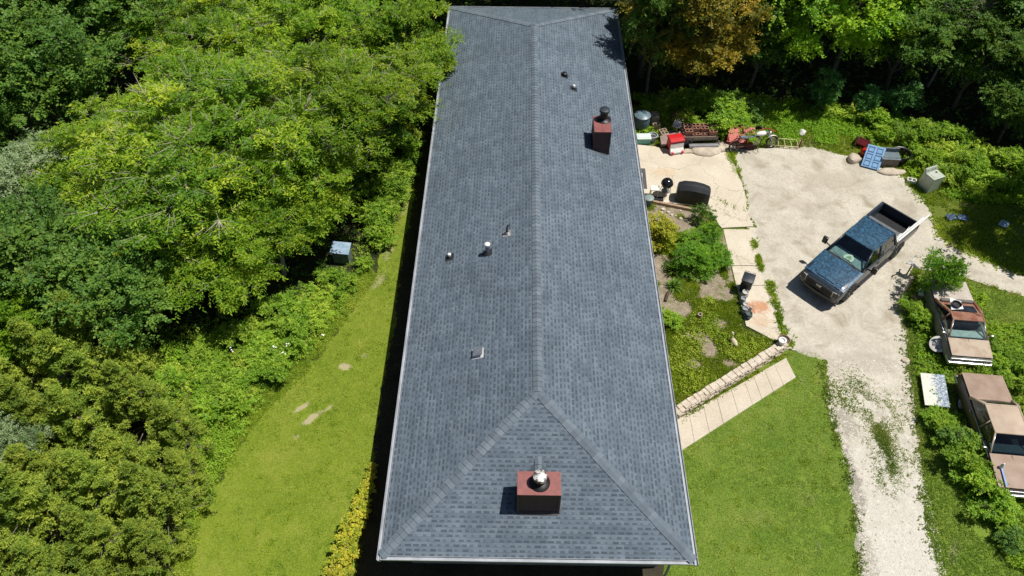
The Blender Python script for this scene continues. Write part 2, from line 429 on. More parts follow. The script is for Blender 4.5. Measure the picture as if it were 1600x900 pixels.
def make_tree(seed, Hc, Rc, z0, style='locust', nclump=80, twigs=24, K=14, la=0.16, lb=0.055, clr=0.9, bare=0.0, trunk_r=0.16, gap=0.0, shell=0.45, twl=0.8, tmean=0.5, flat=0.5):
    """returns (trunk mesh, crown mesh); z0 = crown base, Hc = crown height, Rc = crown radius"""
    rg = np.random.default_rng(seed)
    if style == 'cedar':
        t = rg.random(nclump)**0.75; ang = rg.uniform(0, 2*np.pi, nclump)
        rad = Rc*(1.02-t)**0.95*rg.uniform(0.3, 1.12, nclump)*(1+0.22*np.sin(3*ang+seed))
        C = np.stack([rad*np.cos(ang), rad*np.sin(ang), z0+Hc*t], 1); crs = clr*(1.1-0.6*t)
    else:
        C = []
        lob = rg.uniform(0, 6.28, 3)
        while len(C) < nclump:
            q = rg.normal(0, 1, 3); q /= np.linalg.norm(q)
            if q[2] < -0.35 and rg.random() < 0.75: continue
            az = math.atan2(q[1], q[0]); lum = 1 + 0.16*math.sin(2*az+lob[0]) + 0.12*math.sin(3*az+lob[1]) + 0.1*math.sin(5*az+lob[2])
            r_ = rg.uniform(shell, 1.0)
            c = np.array([q[0]*Rc*lum*r_, q[1]*Rc*lum*r_, z0+Hc*0.45 + q[2]*Hc*0.55*r_])
            C.append(c)
        C = np.array(C); crs = clr*rg.uniform(0.65, 1.25, nclump)
    ctint = tmean + rg.normal(0, 0.13, nclump)
    # limbs
    if style == 'cedar':
        top = np.array([0, 0, z0+Hc*1.02]); P0 = [np.array([0, 0, 0.0])]; P1 = [top*0.6]; r0 = [trunk_r]; r1 = [trunk_r*0.5]
        P0.append(top*0.6); P1.append(top); r0.append(trunk_r*0.5); r1.append(0.01)
        P0 = np.array(P0); P1 = np.array(P1)
        base = np.stack([np.zeros(nclump), np.zeros(nclump), C[:, 2]-0.25*np.hypot(C[:, 0], C[:, 1])], 1)
        P0 = np.concatenate([P0, base]); P1 = np.concatenate([P1, C]); r0 = np.concatenate([r0, np.full(nclump, 0.03)]); r1 = np.concatenate([r1, np.full(nclump, 0.01)])
    else:
        fork = np.array([rg.normal(0, 0.15), rg.normal(0, 0.15), max(0.5, z0*0.75)])
        nl = 7 if Rc > 2 else 4
        ends = C[rg.choice(nclump, nl, replace=False)]*np.array([0.72, 0.72, 0.9])
        nodes = [fork]; nr = [trunk_r*0.75]; S0 = [np.zeros(3)]; S1 = [fork]; a0 = [trunk_r*1.15]; a1 = [trunk_r*0.8]
        for e in ends:
            prev = fork; pr = trunk_r*0.55
            for k in range(1, 6):
                q = fork + (e-fork)*(k/5) + rg.normal(0, 0.09*Rc*0.5, 3)*(k < 5); q[2] += 0.12*Hc*math.sin(math.pi*k/5)*0.5
                rr = trunk_r*0.55*(1-k/5.6)
                S0.append(prev); S1.append(q); a0.append(pr); a1.append(rr); nodes.append(q); nr.append(rr); prev, pr = q, rr
        nodes = np.array(nodes)
        for c in C:
            d = np.linalg.norm(nodes-c, axis=1) + 0.4*np.maximum(0, nodes[:, 2]-c[2]); k = int(d.argmin())
            mid = (nodes[k]+c)/2 + rg.normal(0, 0.12, 3); r_ = max(0.012, min(nr[k]*0.6, 0.05))
            S0 += [nodes[k], mid]; S1 += [mid, c]; a0 += [r_, r_*0.7]; a1 += [r_*0.7, 0.008]
        P0, P1, r0, r1 = np.array(S0), np.array(S1), np.array(a0), np.array(a1)
    # twigs
    n_t = np.maximum(3, (twigs*rg.uniform(0.6, 1.4, nclump)*(rg.random(nclump) > gap))).astype(int)
    if gap == 0: n_t = np.maximum(n_t, 6)
    idx = np.repeat(np.arange(nclump), n_t); T = len(idx)
    outw = nrm(C - np.array([0, 0, z0+Hc*0.3]))
    if style == 'cedar':
        outw = nrm(np.stack([C[:, 0], C[:, 1], np.full(nclump, 0.35*Rc)], 1))
        D = nrm(outw[idx]*0.6 + rg.normal(0, 0.36, (T, 3)) + np.array([0, 0, 0.8]))
        O = C[idx] + rg.normal(0, 0.22, (T, 3))*crs[idx][:, None]
        dr = 0.1
    else:
        q = rg.normal(0, 1, (T, 3))*np.array([1, 1, flat*0.8])
        D = nrm(nrm(q) + outw[idx]*0.45 + np.array([0, 0, 0.1]))
        O = C[idx] + nrm(q)*crs[idx][:, None]*rg.uniform(0.05, 0.6, (T, 1))*np.array([1, 1, flat])
        dr = 0.3
    ln = twl*crs[idx]*rg.uniform(0.6, 1.25, T)
    tint = np.clip(ctint[idx] + rg.normal(0, 0.07, T), 0, 1)
    lv, lt = sprays(rg, O, D, ln, K, la, lb, dr, 0.85 if style != 'cedar' else 0.55, 0.35 if style != 'cedar' else 0.55, tint)
    # visible bare twigs belong to the crown
    sel = rg.random(T) < (0.10 + bare)
    E = O[sel] + D[sel]*ln[sel][:, None]*(0.85 + bare*0.8); 
    Q0, Q1, q0, q1 = O[sel], E, np.full(sel.sum(), 0.010), np.full(sel.sum(), 0.004)
    if bare > 0:      # dead wood poking through the top
        kb = rg.choice(nclump, int(nclump*bare*0.8)); b0 = C[kb]
        for rep in range(9):
            d2 = nrm(outw[kb]*0.8 + rg.normal(0, 0.6, (len(kb), 3))); e = b0 + d2*rg.uniform(0.5, 1.25, (len(kb), 1))*clr
            e[:, 2] = np.maximum(e[:, 2], b0[:, 2]-0.1)
            Q0 = np.concatenate([Q0, b0]); Q1 = np.concatenate([Q1, e]); q0 = np.concatenate([q0, np.full(len(kb), 0.019)]); q1 = np.concatenate([q1, np.full(len(kb), 0.007)])
    tv, tf = tubes(P0, P1, r0, r1, 5)
    wv, wf = tubes(Q0, Q1, q0, q1, 4)
    cf = np.concatenate([np.arange(len(lv)).reshape(-1, 4), wf + len(lv)]); cm = np.concatenate([np.zeros(len(lt), int), np.ones(len(wf), int)])
    return (tv, tf), (np.concatenate([lv, wv]), cf, np.concatenate([lt, np.full(len(wf), 0.5)]), cm)
def tree_meshes(args, kw, bark, leaf):
    (tv, tf), (cv, cf, ct, cm) = make_tree(*args, **kw)
    return np_mesh('trunk', tv, tf, bark, smooth=True), np_mesh('crown', cv, cf, [leaf, bark], ct, cm)
def put_tree(meshes, name, label, cat, loc, rz=0.0, sc=1.0, group=None, parts=('trunk', 'crown')):
    t = thing(name, label, cat, (loc[0], loc[1], 0 if len(loc) < 3 else loc[2]), rz, group)
    t.scale = (sc, sc, sc) if not hasattr(sc, '__len__') else sc
    for m, p in zip(meshes, parts): link(bpy.data.objects.new(p, m), t)
    return t

# ================================================================== SETTING
m_forest = ground_mat('forest_floor', [(0.018, 0.022, 0.009), (0.035, 0.045, 0.014), (0.05, 0.055, 0.02)], 0.8, 9.0)
m_rough = ground_mat('rough_grass_soil', [(0.09, 0.125, 0.022), (0.125, 0.165, 0.026), (0.155, 0.185, 0.036)], 0.7, 12.0, ((0.20, 0.165, 0.10), 0.55, 0.56, 0.70))
m_lawnL = ground_mat('mown_lawn_yellow', [(0.145, 0.205, 0.018), (0.19, 0.25, 0.024), (0.245, 0.275, 0.045)], 0.45, 16.0, None, 0.02, tracks=lawn_tracks)
m_lawnR = ground_mat('mown_lawn_green', [(0.11, 0.19, 0.022), (0.155, 0.235, 0.028), (0.22, 0.265, 0.05)], 0.6, 16.0, ((0.27, 0.25, 0.13), 0.9, 0.60, 0.78), 0.02)
m_bed = ground_mat('mulch_bed', [(0.20, 0.165, 0.12), (0.32, 0.27, 0.20), (0.40, 0.345, 0.265)], 1.1, 18.0, ((0.14, 0.17, 0.05), 1.9, 0.50, 0.64), 0.04)
m_drive = ground_mat('packed_limestone', [(0.40, 0.365, 0.30), (0.52, 0.48, 0.40), (0.60, 0.56, 0.475)], 0.75, 9.0, ((0.34, 0.295, 0.225), 0.9, 0.52, 0.72), 0.02, 0.92, drive_tracks, 0.55)
m_patio = ground_mat('pale_concrete', [(0.53, 0.465, 0.36), (0.60, 0.535, 0.425), (0.665, 0.60, 0.49)], 0.8, 12.0, None, 0.006, 0.85, patio_tracks, 0.45)
m_path = ground_mat('path_concrete', [(0.50, 0.44, 0.34), (0.57, 0.50, 0.40), (0.62, 0.56, 0.45)], 0.9, 14.0, None, 0.006, 0.85, None, 0.5)

mb = MB(); mb.add([(-1500, -1500, 0), (1500, -1500, 0), (1500, 1500, 0), (-1500, 1500, 0)], [[0, 1, 2, 3]])
tag(mb.build('ground', m_forest), kind='structure')
LAWN_L = [(-11.6, -6), (-11.2, .45), (-11.45, 2.18), (-11.19, 4.08), (-10.42, 6.18), (-9.13, 8.21), (-7.82, 11.1), (-6.85, 13.6), (-6.45, 16.8), (-6.0, 19), (-5.7, 22), (-5.3, 25), (-3.6, 25), (-3.6, -6)]
ROUGH_R = [(10.6, -6), (10.4, 9.9), (5, 22), (5.2, 26), (9.5, 26.5), (16, 26.4), (19, 24.4), (23, 22), (29, 19), (31, -6)]
LAWN_R = [(-3.6, -6), (-3.6, 3), (4.1, 3), (4.1, 5.6), (5.6, 6.8), (10.1, 9.85), (11.3, 9.75), (11.72, 9.4), (11.35, 8.2), (11.3, 7.1), (11.35, 5), (11.15, 3), (10.65, 0.8), (10.4, -6)]
VERGE = [(13.05, -6), (13.2, .8), (13.4, 2.3), (13.85, 4.2), (14.5, 6.9), (15.1, 9.5), (15.7, 12.2), (16.9, 14.0), (19.0, 13.6), (21.2, 12.7), (27, 10.2), (27, -6)]
BED = [(4.1, 6.0), (5.5, 7.0), (9.95, 10.1), (10.0, 10.3), (8.7, 10.9), (8.75, 13.15), (8.8, 16.5), (7.9, 17.8), (5.8, 18.4), (4.1, 18.4)]
DRIVE = [(10.6, 22.5), (12.6, 22.75), (14.43, 22.7), (16.2, 22.05), (18.4, 20.6), (18.85, 19.0), (18.8, 16.4), (19.8, 15.3), (21.6, 14.1), (28, 10.6), (28, 9.4), (21.2, 12.9), (19.0, 13.85), (16.9, 14.5), (15.74, 12.2), (15.1, 9.5), (14.5, 6.9), (13.8, 4.2), (13.4, 2.3), (13.15, -6), (10.4, -6), (10.6, .8), (11.1, 3), (11.3, 4.9), (11.26, 7.1), (11.5, 8.4), (11.75, 9.4), (10.3, 9.9), (9.9, 11.4), (9.9, 13.5), (9.9, 16.3), (10.1, 19.3), (10.3, 22)]
PATIO = [(4.1, 22.9), (6.2, 22.6), (7.46, 22.2), (8.81, 22.5), (10.0, 22.25), (10.1, 21.6), (10.24, 20.0), (10.26, 18.6), (10.12, 17.6), (10.23, 16.87), (8.78, 16.74), (8.4, 17.7), (7.9, 18.2), (5.44, 18.5), (4.1, 18.6)]
WALK = [(8.83, 16.72), (10.15, 16.72), (10.0, 14.0), (10.15, 11.8), (10.2, 10.3), (9.75, 10.35), (8.85, 11.0), (8.82, 13.15)]
sheet_obj('rough_ground', ROUGH_R, 0.004, m_rough, 0.3, 0.3, 1)
sheet_obj('lawn', LAWN_L, 0.008, m_lawnL, 0.15, 0.14, 2, (0, 11, 12, 13))
sheet_obj('lawn', LAWN_R, 0.012, m_lawnR, 0.12, 0.10, 3, (0, 1, 2, 3))
m_shade = ground_mat('eave_shade_ground', [(0.03, 0.027, 0.018), (0.05, 0.044, 0.028), (0.07, 0.06, 0.04)], 0.9, 14.0)  # eave shade put into the ground colour: dark strips below the front and left eaves
sheet_obj('eave_shade_strip', [(-4.0, -0.9), (4.3, -0.9), (4.3, 1.2), (-4.0, 1.2)], 0.022, m_shade, 0.15, 0.12, 21)
sheet_obj('eave_shade_strip', [(-5.85, -0.2), (-4.05, -0.2), (-4.05, 24), (-5.75, 24)], 0.020, m_shade, 0.15, 0.1, 22)
sheet_obj('verge', VERGE, 0.008, m_lawnR, 0.15, 0.1, 4)
sheet_obj('garden_bed', BED, 0.016, m_bed, 0.15, 0.08, 5, (8, 9))
_, DRIVE_J = sheet_obj('driveway', DRIVE, 0.020, m_drive, 0.10, 0.085, 6)
sheet_obj('patio', PATIO, 0.09, m_patio, 0.12, 0.05, 7, (0, 9, 13, 14), thick=0.10)
wb = MB()      # four poured slabs with open joints
wj = [16.70, 14.42, 13.28, 10.3]
xr = {16.70: 10.15, 14.42: 10.02, 13.28: 10.06}
wb.prism([(8.83, 16.70), (8.82, 14.44), (10.02, 14.44), (10.15, 16.70)], -0.03, 0.05)
wb.prism([(8.82, 14.41), (8.82, 13.28), (10.05, 13.28), (10.02, 14.41)], -0.03, 0.047)
wb.prism([(8.82, 13.25), (8.84, 11.05), (9.3, 10.72), (9.75, 10.38), (10.18, 10.28), (10.14, 11.8), (10.05, 13.25)], -0.03, 0.05)
tag(wb.build('walkway', m_patio), kind='structure')
pb = MB()      # nine pavement slabs beside the stone wall
A = np.array([(5.2, 6.40), (10.14, 9.45)]); B_ = np.array([(5.2, 5.11), (10.32, 8.53)])
ks = [0, .14, .26, .375, .50, .62, .70, .80, .89, 1.0]
for a, b in zip(ks[:-1], ks[1:]):
    e = 0.0013
    P = [A[0]+(A[1]-A[0])*(a+e), B_[0]+(B_[1]-B_[0])*(a+e), B_[0]+(B_[1]-B_[0])*(b-e), A[0]+(A[1]-A[0])*(b-e)]
    pb.prism([tuple(p) for p in P], -0.03, 0.05 + 0.004*math.sin(a*40))
tag(pb.build('path', m_path), kind='structure')

# grass and weeds nobody could count
g_leafL = leaf_mat('grass_yellow', [(0.0, (0.085, 0.15, 0.012)), (0.5, (0.165, 0.225, 0.020)), (1.0, (0.31, 0.315, 0.07))], 0.25)
g_leafR = leaf_mat('grass_green', [(0.0, (0.07, 0.135, 0.018)), (0.5, (0.135, 0.205, 0.028)), (1.0, (0.27, 0.295, 0.08))], 0.25)
g_weed = leaf_mat('weed_leaf', [(0.0, (0.09, 0.16, 0.014)), (0.5, (0.185, 0.26, 0.020)), (1.0, (0.33, 0.36, 0.05))], 0.3)
HOUSE_FP = [(-5.75, -0.8), (4.2, -0.8), (4.2, 30.7), (-5.75, 30.7)]
x, y = scatter(LAWN_L, 130000, 11, (HOUSE_FP,)); k = x > -99
for (bx, by, br) in ((-7.5, 8.75, 0.24), (-8.4, 6.35, 0.3), (-8.85, 6.85, 0.25), (-7.8, 6.85, 0.16)): k &= np.hypot(x-bx, y-by) > br
blades('lawn_grass', x[k], y[k], 0.008, g_leafL, 0.032, 0.013, 3, 1, 0.03, 1.7)
PATH_P = [(5.2, 6.40), (5.2, 5.11), (10.32, 8.53), (10.14, 9.45)]; WALL_P = [(5.3, 6.6), (10.2, 9.75), (10.0, 10.15), (5.2, 7.0)]
x, y = scatter(LAWN_R, 150000, 12, (HOUSE_FP, PATH_P, WALL_P)); k = (vnoise(x, y, 0.6, 8)*0.6+vnoise(x, y, 0.2, 18)*0.4 > 0.16) & (x > 4.1)
blades('lawn_grass', x[k], y[k], 0.012, g_leafR, 0.036, 0.013, 3, 2, 0.03, 1.6)
def weed_clumps(name, poly, n, seed, mat, holes=()):
    rgc = np.random.default_rng(seed); x, y = scatter(poly, n, seed, holes); m = 14
    X = np.repeat(x, m) + rgc.normal(0, 0.07, len(x)*m); Y = np.repeat(y, m) + rgc.normal(0, 0.07, len(x)*m)
    return blades(name, X, Y, 0.012, mat, 0.06, 0.022, 2, seed, 0.02, 1.4)
weed_clumps('lawn_weeds', LAWN_R, 520, 71, g_weed, (HOUSE_FP, PATH_P, WALL_P))
weed_clumps('lawn_weeds', LAWN_L, 600, 72, g_weed, (HOUSE_FP,))
x, y = scatter(VERGE, 120000, 13); k = vnoise(x, y, 0.8, 7) > 0.18
blades('verge_grass', x[k], y[k], 0.008, g_leafR, 0.08, 0.014, 3, 3, 0.04, 1.2)
x, y = scatter(ROUGH_R, 110000, 14, (DRIVE, PATIO, BED, VERGE)); k = (vnoise(x, y, 1.2, 6) > 0.30) & (x > 9.9) | (y > 22.8)
k &= ~in_poly(x, y, LAWN_R)
blades('rough_grass', x[k], y[k], 0.004, g_weed, 0.15, 0.016, 4, 4, 0.05)
x, y = scatter(BED, 60000, 15, (HOUSE_FP, WALK)); k = (vnoise(x, y, 0.7, 4)*0.65 + vnoise(x, y, 2.0, 2)*0.35 + np.clip((12.0-y)*0.045, -0.10, 0.2)) > 0.45
blades('bed_weeds', x[k], y[k], 0.016, g_weed, 0.11, 0.017, 4, 5, 0.06)
FRINGE = [(-11.9, -6), (-11.2, .45), (-11.45, 2.18), (-11.19, 4.08), (-10.42, 6.18), (-9.13, 8.21), (-7.82, 11.1), (-6.85, 13.6), (-7.5, 14.2), (-8.6, 12.0), (-10.0, 9.4), (-12.4, 7.4), (-12.8, 4), (-12.6, -6)]
sheet_obj('rough_ground', FRINGE, 0.004, m_rough, 0.2, 0.2, 9)
x, y = scatter(FRINGE, 40000, 16)
blades('rough_grass', x, y, 0.004, g_weed, 0.12, 0.018, 4, 6, 0.05, 1.4)
def line_weeds(name, pts, n, sp, h, seed, mat, z=0.02, wd=0.02):
    rg = np.random.default_rng(seed); p = np.array(pts, float); seg = rg.integers(0, len(p)-1, n); t = rg.random(n)
    X = p[seg]*(1-t)[:, None] + p[seg+1]*t[:, None]; X = X + rg.normal(0, sp, X.shape)
    g = vnoise(X[:, 0], X[:, 1], 0.35, seed) > 0.36
    return blades(name, X[g, 0], X[g, 1], z, mat, h, wd, 4, seed, 0.03, 0.9)
line_weeds('crack_weeds', [(10.05, 22.2), (10.05, 21.6), (10.2, 20.7)], 420, 0.09, 0.16, 31, g_weed)
line_weeds('crack_weeds', [(10.2, 20.7), (10.3, 19.3), (10.11, 17.9), (10.3, 16.9)], 260, 0.06, 0.09, 32, g_weed)
line_weeds('crack_weeds', [(8.9, 18.7), (9.4, 18.3), (10.1, 18.0)], 60, 0.12, 0.05, 33, g_weed, 0.09)
line_weeds('crack_weeds', [(10.16, 16.4), (10.08, 15.2), (10.10, 14.1)], 420, 0.06, 0.15, 34, g_weed)
line_weeds('crack_weeds', [(10.35, 13.6), (10.25, 12.6), (10.3, 11.6), (10.35, 10.6), (10.5, 10.1)], 620, 0.10, 0.13, 35, g_weed)
line_weeds('crack_weeds', [(8.9, 16.72), (10.1, 16.72)], 60, 0.03, 0.05, 36, g_weed, 0.03)
line_weeds('driveway_weeds', [(12.5, 8.6), (12.75, 7.4), (12.9, 6.3), (12.85, 5.0), (12.45, 3.9)], 2200, 0.30, 0.045, 37, g_leafR, 0.02, 0.014)
line_weeds('driveway_weeds', [(13.6, 7.7), (13.6, 6.2), (13.2, 4.6)], 1000, 0.30, 0.04, 38, g_leafR, 0.02, 0.014)
line_weeds('driveway_weeds', [(11.6, 8.3), (11.9, 7.6), (12.2, 7.2)], 300, 0.22, 0.06, 39, g_leafR)
line_weeds('driveway_weeds', [(12.9, 6.3), (12.95, 5.6), (12.7, 4.6)], 1500, 0.17, 0.045, 40, g_leafR, 0.02, 0.014)
line_weeds('wall_weeds', [(5.5, 6.55), (7.5, 7.9), (10.1, 9.6)], 420, 0.07, 0.12, 41, g_weed)
line_weeds('drive_edge_weeds', [(11.5, 9.3), (11.3, 7.1), (11.3, 4.9), (11.1, 3), (10.6, 0.8)], 900, 0.12, 0.07, 42, g_leafR)
line_weeds('drive_edge_weeds', [(13.35, 1.5), (13.8, 4.2), (14.5, 6.9), (15.1, 9.5), (15.74, 12.2)], 900, 0.16, 0.09, 43, g_leafR)
line_weeds('drive_edge_weeds', [(18.4, 20.6), (18.85, 19.0), (18.8, 16.4), (19.8, 15.3), (21.6, 14.1)], 700, 0.15, 0.12, 44, g_weed)

# loose stones on the drive and mulch chips
def pebbles(name, poly, n, seed, mat, z, r0, r1, holes=()):
    rg = np.random.default_rng(seed); x, y = scatter(poly, n, seed, holes); n = len(x)
    base = np.array([[1, 0, 0], [0, 1, 0], [-1, 0, 0], [0, -1, 0], [0, 0, 0.7]], float)
    s = rg.uniform(r0, r1, (n, 1, 1)); a = rg.uniform(0, 6.28, n); c, sn = np.cos(a), np.sin(a)
    v = base[None]*s*np.concatenate([np.ones((n, 1, 1)), rg.uniform(0.6, 1, (n, 1, 1)), np.ones((n, 1, 1))], 2)
    vx = v[:, :, 0]*c[:, None]-v[:, :, 1]*sn[:, None]+x[:, None]; vy = v[:, :, 0]*sn[:, None]+v[:, :, 1]*c[:, None]+y[:, None]
    V = np.stack([vx, vy, v[:, :, 2]+z], 2).reshape(-1, 3)
    f = np.array([[0, 1, 4], [1, 2, 4], [2, 3, 4], [3, 0, 4]])[None] + (np.arange(n)*5)[:, None, None]
    return tag(link(bpy.data.objects.new(name, np_mesh(name, V, f.reshape(-1, 3), mat, rg.random(n*4)))), kind='stuff')
pebbles('gravel', [(10.6, -2), (13.1, -2), (14.4, 7), (14.9, 9.4), (12, 9.4), (11.2, 5)], 9000, 51, M('limestone_chip', (0.72, 0.69, 0.62), (0.5, 0.46, 0.38), 0.9, scale=3), 0.02, 0.012, 0.035)
pebbles('gravel', DRIVE, 2500, 52, M('dirt_chip', (0.45, 0.40, 0.31), (0.3, 0.26, 0.2), 0.9, scale=3), 0.02, 0.012, 0.045)
pebbles('mulch_chips', BED, 16000, 53, M('mulch_chip', (0.40, 0.33, 0.25), (0.20, 0.15, 0.10), 0.95, scale=4), 0.018, 0.02, 0.05, (HOUSE_FP,))

# ================================================================== HOUSE
m_sh = shingle_mat()
m_cap = M('ridge_shingle', (0.150, 0.185, 0.222), (0.105, 0.135, 0.165), 0.85, scale=2.2, bmp=0.004, lo=0.3, hi=0.7)
m_gut = M('gutter_aluminium', (0.40, 0.43, 0.47), (0.27, 0.29, 0.32), 0.5, 0.0, scale=1.6)
m_side = M('brown_siding', (0.075, 0.032, 0.028), (0.05, 0.022, 0.02), 0.6, scale=2)
m_capred = M('chimney_metal', (0.30, 0.105, 0.095), (0.22, 0.075, 0.068), 0.5, scale=5)
m_black = M('black_metal', (0.012, 0.012, 0.014), (0.02, 0.02, 0.022), 0.45, 0.3, scale=8)
m_galv = M('galvanised', (0.62, 0.62, 0.62), (0.30, 0.29, 0.28), 0.4, 0.6, scale=6)
m_wall = M('brown_lap_siding', (0.10, 0.065, 0.05), (0.075, 0.05, 0.04), 0.7, scale=1)
m_trim = M('white_trim', (0.75, 0.75, 0.73), (0.66, 0.66, 0.64), 0.5, scale=2)
m_pane = glass_mat('window_pane', (0.05, 0.06, 0.07))
HE, HW, HL, RISE = 2.9, 4.7, 31.14, 1.7137
S_ = RISE/HW; SL = math.hypot(1, S_)
house = thing('house', 'long ranch house with a grey shingled hip roof and two chimneys', 'house', (0, HL/2, 0))
house.scale = (0.977, 0.9935, 1.0)
HOFF = Vector((0, HL/2, 0))
def hbuild(mb, name, mats, parent=None, sharp=38):
    mb.v = [(p[0]-HOFF.x, p[1]-HOFF.y, p[2]) for p in mb.v]
    return mb.build(name, mats, parent or house, sharp)
# roof: four planes with shingle uv in metres, 3 cm thick deck
E = [(-HW, 0, HE), (HW, 0, HE), (HW, HL, HE), (-HW, HL, HE)]; R0, R1 = (0, HW, HE+RISE), (0, HL-HW, HE+RISE)
bm = bmesh.new(); uvl = bm.loops.layers.uv.new('UVMap')
def rface(pts, uvf):
    f = bm.faces.new([bm.verts.new((p[0], p[1]-HL/2, p[2])) for p in pts])
    for l, p in zip(f.loops, pts): l[uvl].uv = uvf(p)
rface([E[3], E[0], R0, R1], lambda p: (p[1]+3.3, (p[0]+HW)*SL))
rface([E[1], E[2], R1, R0], lambda p: (p[1]+51.7, (HW-p[0])*SL))
rface([E[0], E[1], R0], lambda p: (p[0]+107.1, p[1]*SL))
rface([E[2], E[3], R1], lambda p: (p[0]+163.4, (HL-p[1])*SL))
me = bpy.data.meshes.new('roof'); 
for f in bm.faces: f.normal_update()
bm.to_mesh(me); bm.free(); me.materials.append(m_sh); me.materials.append(m_trim)
roof = link(bpy.data.objects.new('roof', me), house)
sd = roof.modifiers.new('deck', 'SOLIDIFY'); sd.thickness = 0.05; sd.offset = -1; sd.material_offset_rim = 0
# ridge and hip caps: overlapping bent shingles
def caps(a, b, nl, nr_, wdt, seed, step=0.2):
    a, b = Vector(a), Vector(b); d = (b-a); ln = d.length; d.normalize(); rg = random.Random(seed); mb = MB()
    sl = d.cross(Vector(nl)).normalized(); sr = Vector(nr_).cross(d).normalized()
    sl = -sl if sl.z > 0 else sl; sr = -sr if sr.z > 0 else sr
    k = int(ln/step)
    for i in range(k):
        t0, t1 = i*step-0.02, (i+1)*step+0.05; w0 = wdt*rg.uniform(0.92, 1.06)
        z0, z1 = 0.030+rg.uniform(0, 0.006), 0.010
        q = []
        for t, zz in ((t0, z0), (t1, z1)):
            c = a + d*t + Vector((0, 0, zz)); q += [c + sl*w0, c+Vector((0, 0, 0.006)), c + sr*w0]
        mi = rg.choice((0, 0, 1, 2))
        mb.add(q, [[0, 1, 4, 3], [1, 2, 5, 4]], mi)
        mb.add([q[0], q[1], q[2], q[0]-Vector((0, 0, z0-.002)), q[1]-Vector((0, 0, z0-.002)), q[2]-Vector((0, 0, z0-.002))], [[0, 3, 4, 1], [1, 4, 5, 2]], mi)
    return mb
m_caps = [m_cap, M('ridge_shingle_light', (0.172, 0.207, 0.246), (0.125, 0.155, 0.187), 0.85, scale=2.5, lo=0.3, hi=0.7), M('ridge_shingle_dark', (0.132, 0.162, 0.196), (0.092, 0.117, 0.145), 0.85, scale=2.5, lo=0.3, hi=0.7)]
nL, nR, nF, nB = (-S_, 0, 1), (S_, 0, 1), (0, -S_, 1), (0, S_, 1)
hbuild(caps(R0, R1, nL, nR, 0.17, 1), 'ridge_cap', m_caps, None)
for e, r_, n1, n2, sd_ in ((E[0], R0, nL, nF, 2), (E[1], R0, nF, nR, 3), (E[2], R1, nR, nB, 4), (E[3], R1, nB, nL, 5)):
    hbuild(caps(e, r_, n1, n2, 0.17, sd_), 'hip_cap', m_caps, None)
# gutters: U troughs of folded aluminium along the four eaves
def gutter(a, b, out):
    a, b, out = Vector(a), Vector(b), Vector(out); up = Vector((0, 0, 1)); mb = MB()
    prof = [(0.0, 0.02), (0.0, -0.13), (0.10, -0.13), (0.125, -0.02), (0.125, 0.012), (0.110, 0.012), (0.095, -0.055), (0.012, -0.055), (0.012, 0.02)]
    mb.loft([[a + out*o + up*z for o, z in prof], [b + out*o + up*z for o, z in prof]], 0, True, True, False)
    return mb
g = 0.0
hbuild(gutter((-HW, -0.125, HE), (-HW, HL+0.125, HE), (-1, 0, 0)), 'gutter', m_gut)
hbuild(gutter((HW, -0.125, HE), (HW, HL+0.125, HE), (1, 0, 0)), 'gutter', m_gut)
hbuild(gutter((-HW, 0, HE), (HW, 0, HE), (0, -1, 0)), 'gutter', m_gut)
hbuild(gutter((-HW, HL, HE), (HW, HL, HE), (0, 1, 0)), 'gutter', m_gut)
# soffit, walls, foundation, windows, doors
mb = MB(); mb.box((0, HL/2, HE-0.075), (HW*2-0.03, HL-0.03, 0.02)); hbuild(mb, 'soffit', m_trim)
wx, y0, y1 = 4.15, 0.85, HL-0.85
mb = MB()
for xs in (-1, 1):
    for k in range(22):       # lap siding courses
        z = 0.3 + k*0.115
        mb.add([(xs*(wx+0.014), y0, z), (xs*(wx+0.014), y1, z), (xs*wx, y1, z+0.115), (xs*wx, y0, z+0.115)], [[0, 1, 2, 3]])
for k in range(22):
    z = 0.3 + k*0.115
    mb.add([(-wx, y0-0.014, z), (wx, y0-0.014, z), (wx, y0, z+0.115), (-wx, y0, z+0.115)], [[0, 1, 2, 3]])
    mb.add([(-wx, y1+0.014, z), (wx, y1+0.014, z), (wx, y1, z+0.115), (-wx, y1, z+0.115)], [[0, 1, 2, 3]])
hbuild(mb, 'wall', m_wall)
mb = MB(); mb.box((0, HL/2, 0.14), (2*wx-0.06, y1-y0-0.06, 0.36)); hbuild(mb, 'foundation', M('foundation_block', (0.35, 0.33, 0.30), None, 0.9, scale=4))
def window(x, y, wd, ht, z, sgn):
    mb = MB(); dpt = 0.07
    for (yy, zz, dy, dz) in ((y, z+ht/2, wd+.16, .08), (y, z-ht/2, wd+.16, .08), (y-wd/2-.04, z, .08, ht-.082), (y+wd/2+.04, z, .08, ht-.082), (y, z, .04, ht-.082)):
        mb.box((sgn*(wx+0.03), yy, zz), (dpt, dy, dz), bev=0.006)
    f = hbuild(mb, 'window', m_trim)
    mb = MB(); mb.box((sgn*(wx+0.018), y, z), (0.012, wd, ht-0.08)); p = hbuild(mb, 'pane', m_pane); p.parent = f
    return f
for yy in (4, 9, 15, 24): window(0, yy, 1.4, 1.1, 1.75, -1)
for yy in (5, 11, 16, 25): window(0, yy, 1.5, 1.1, 1.75, 1)
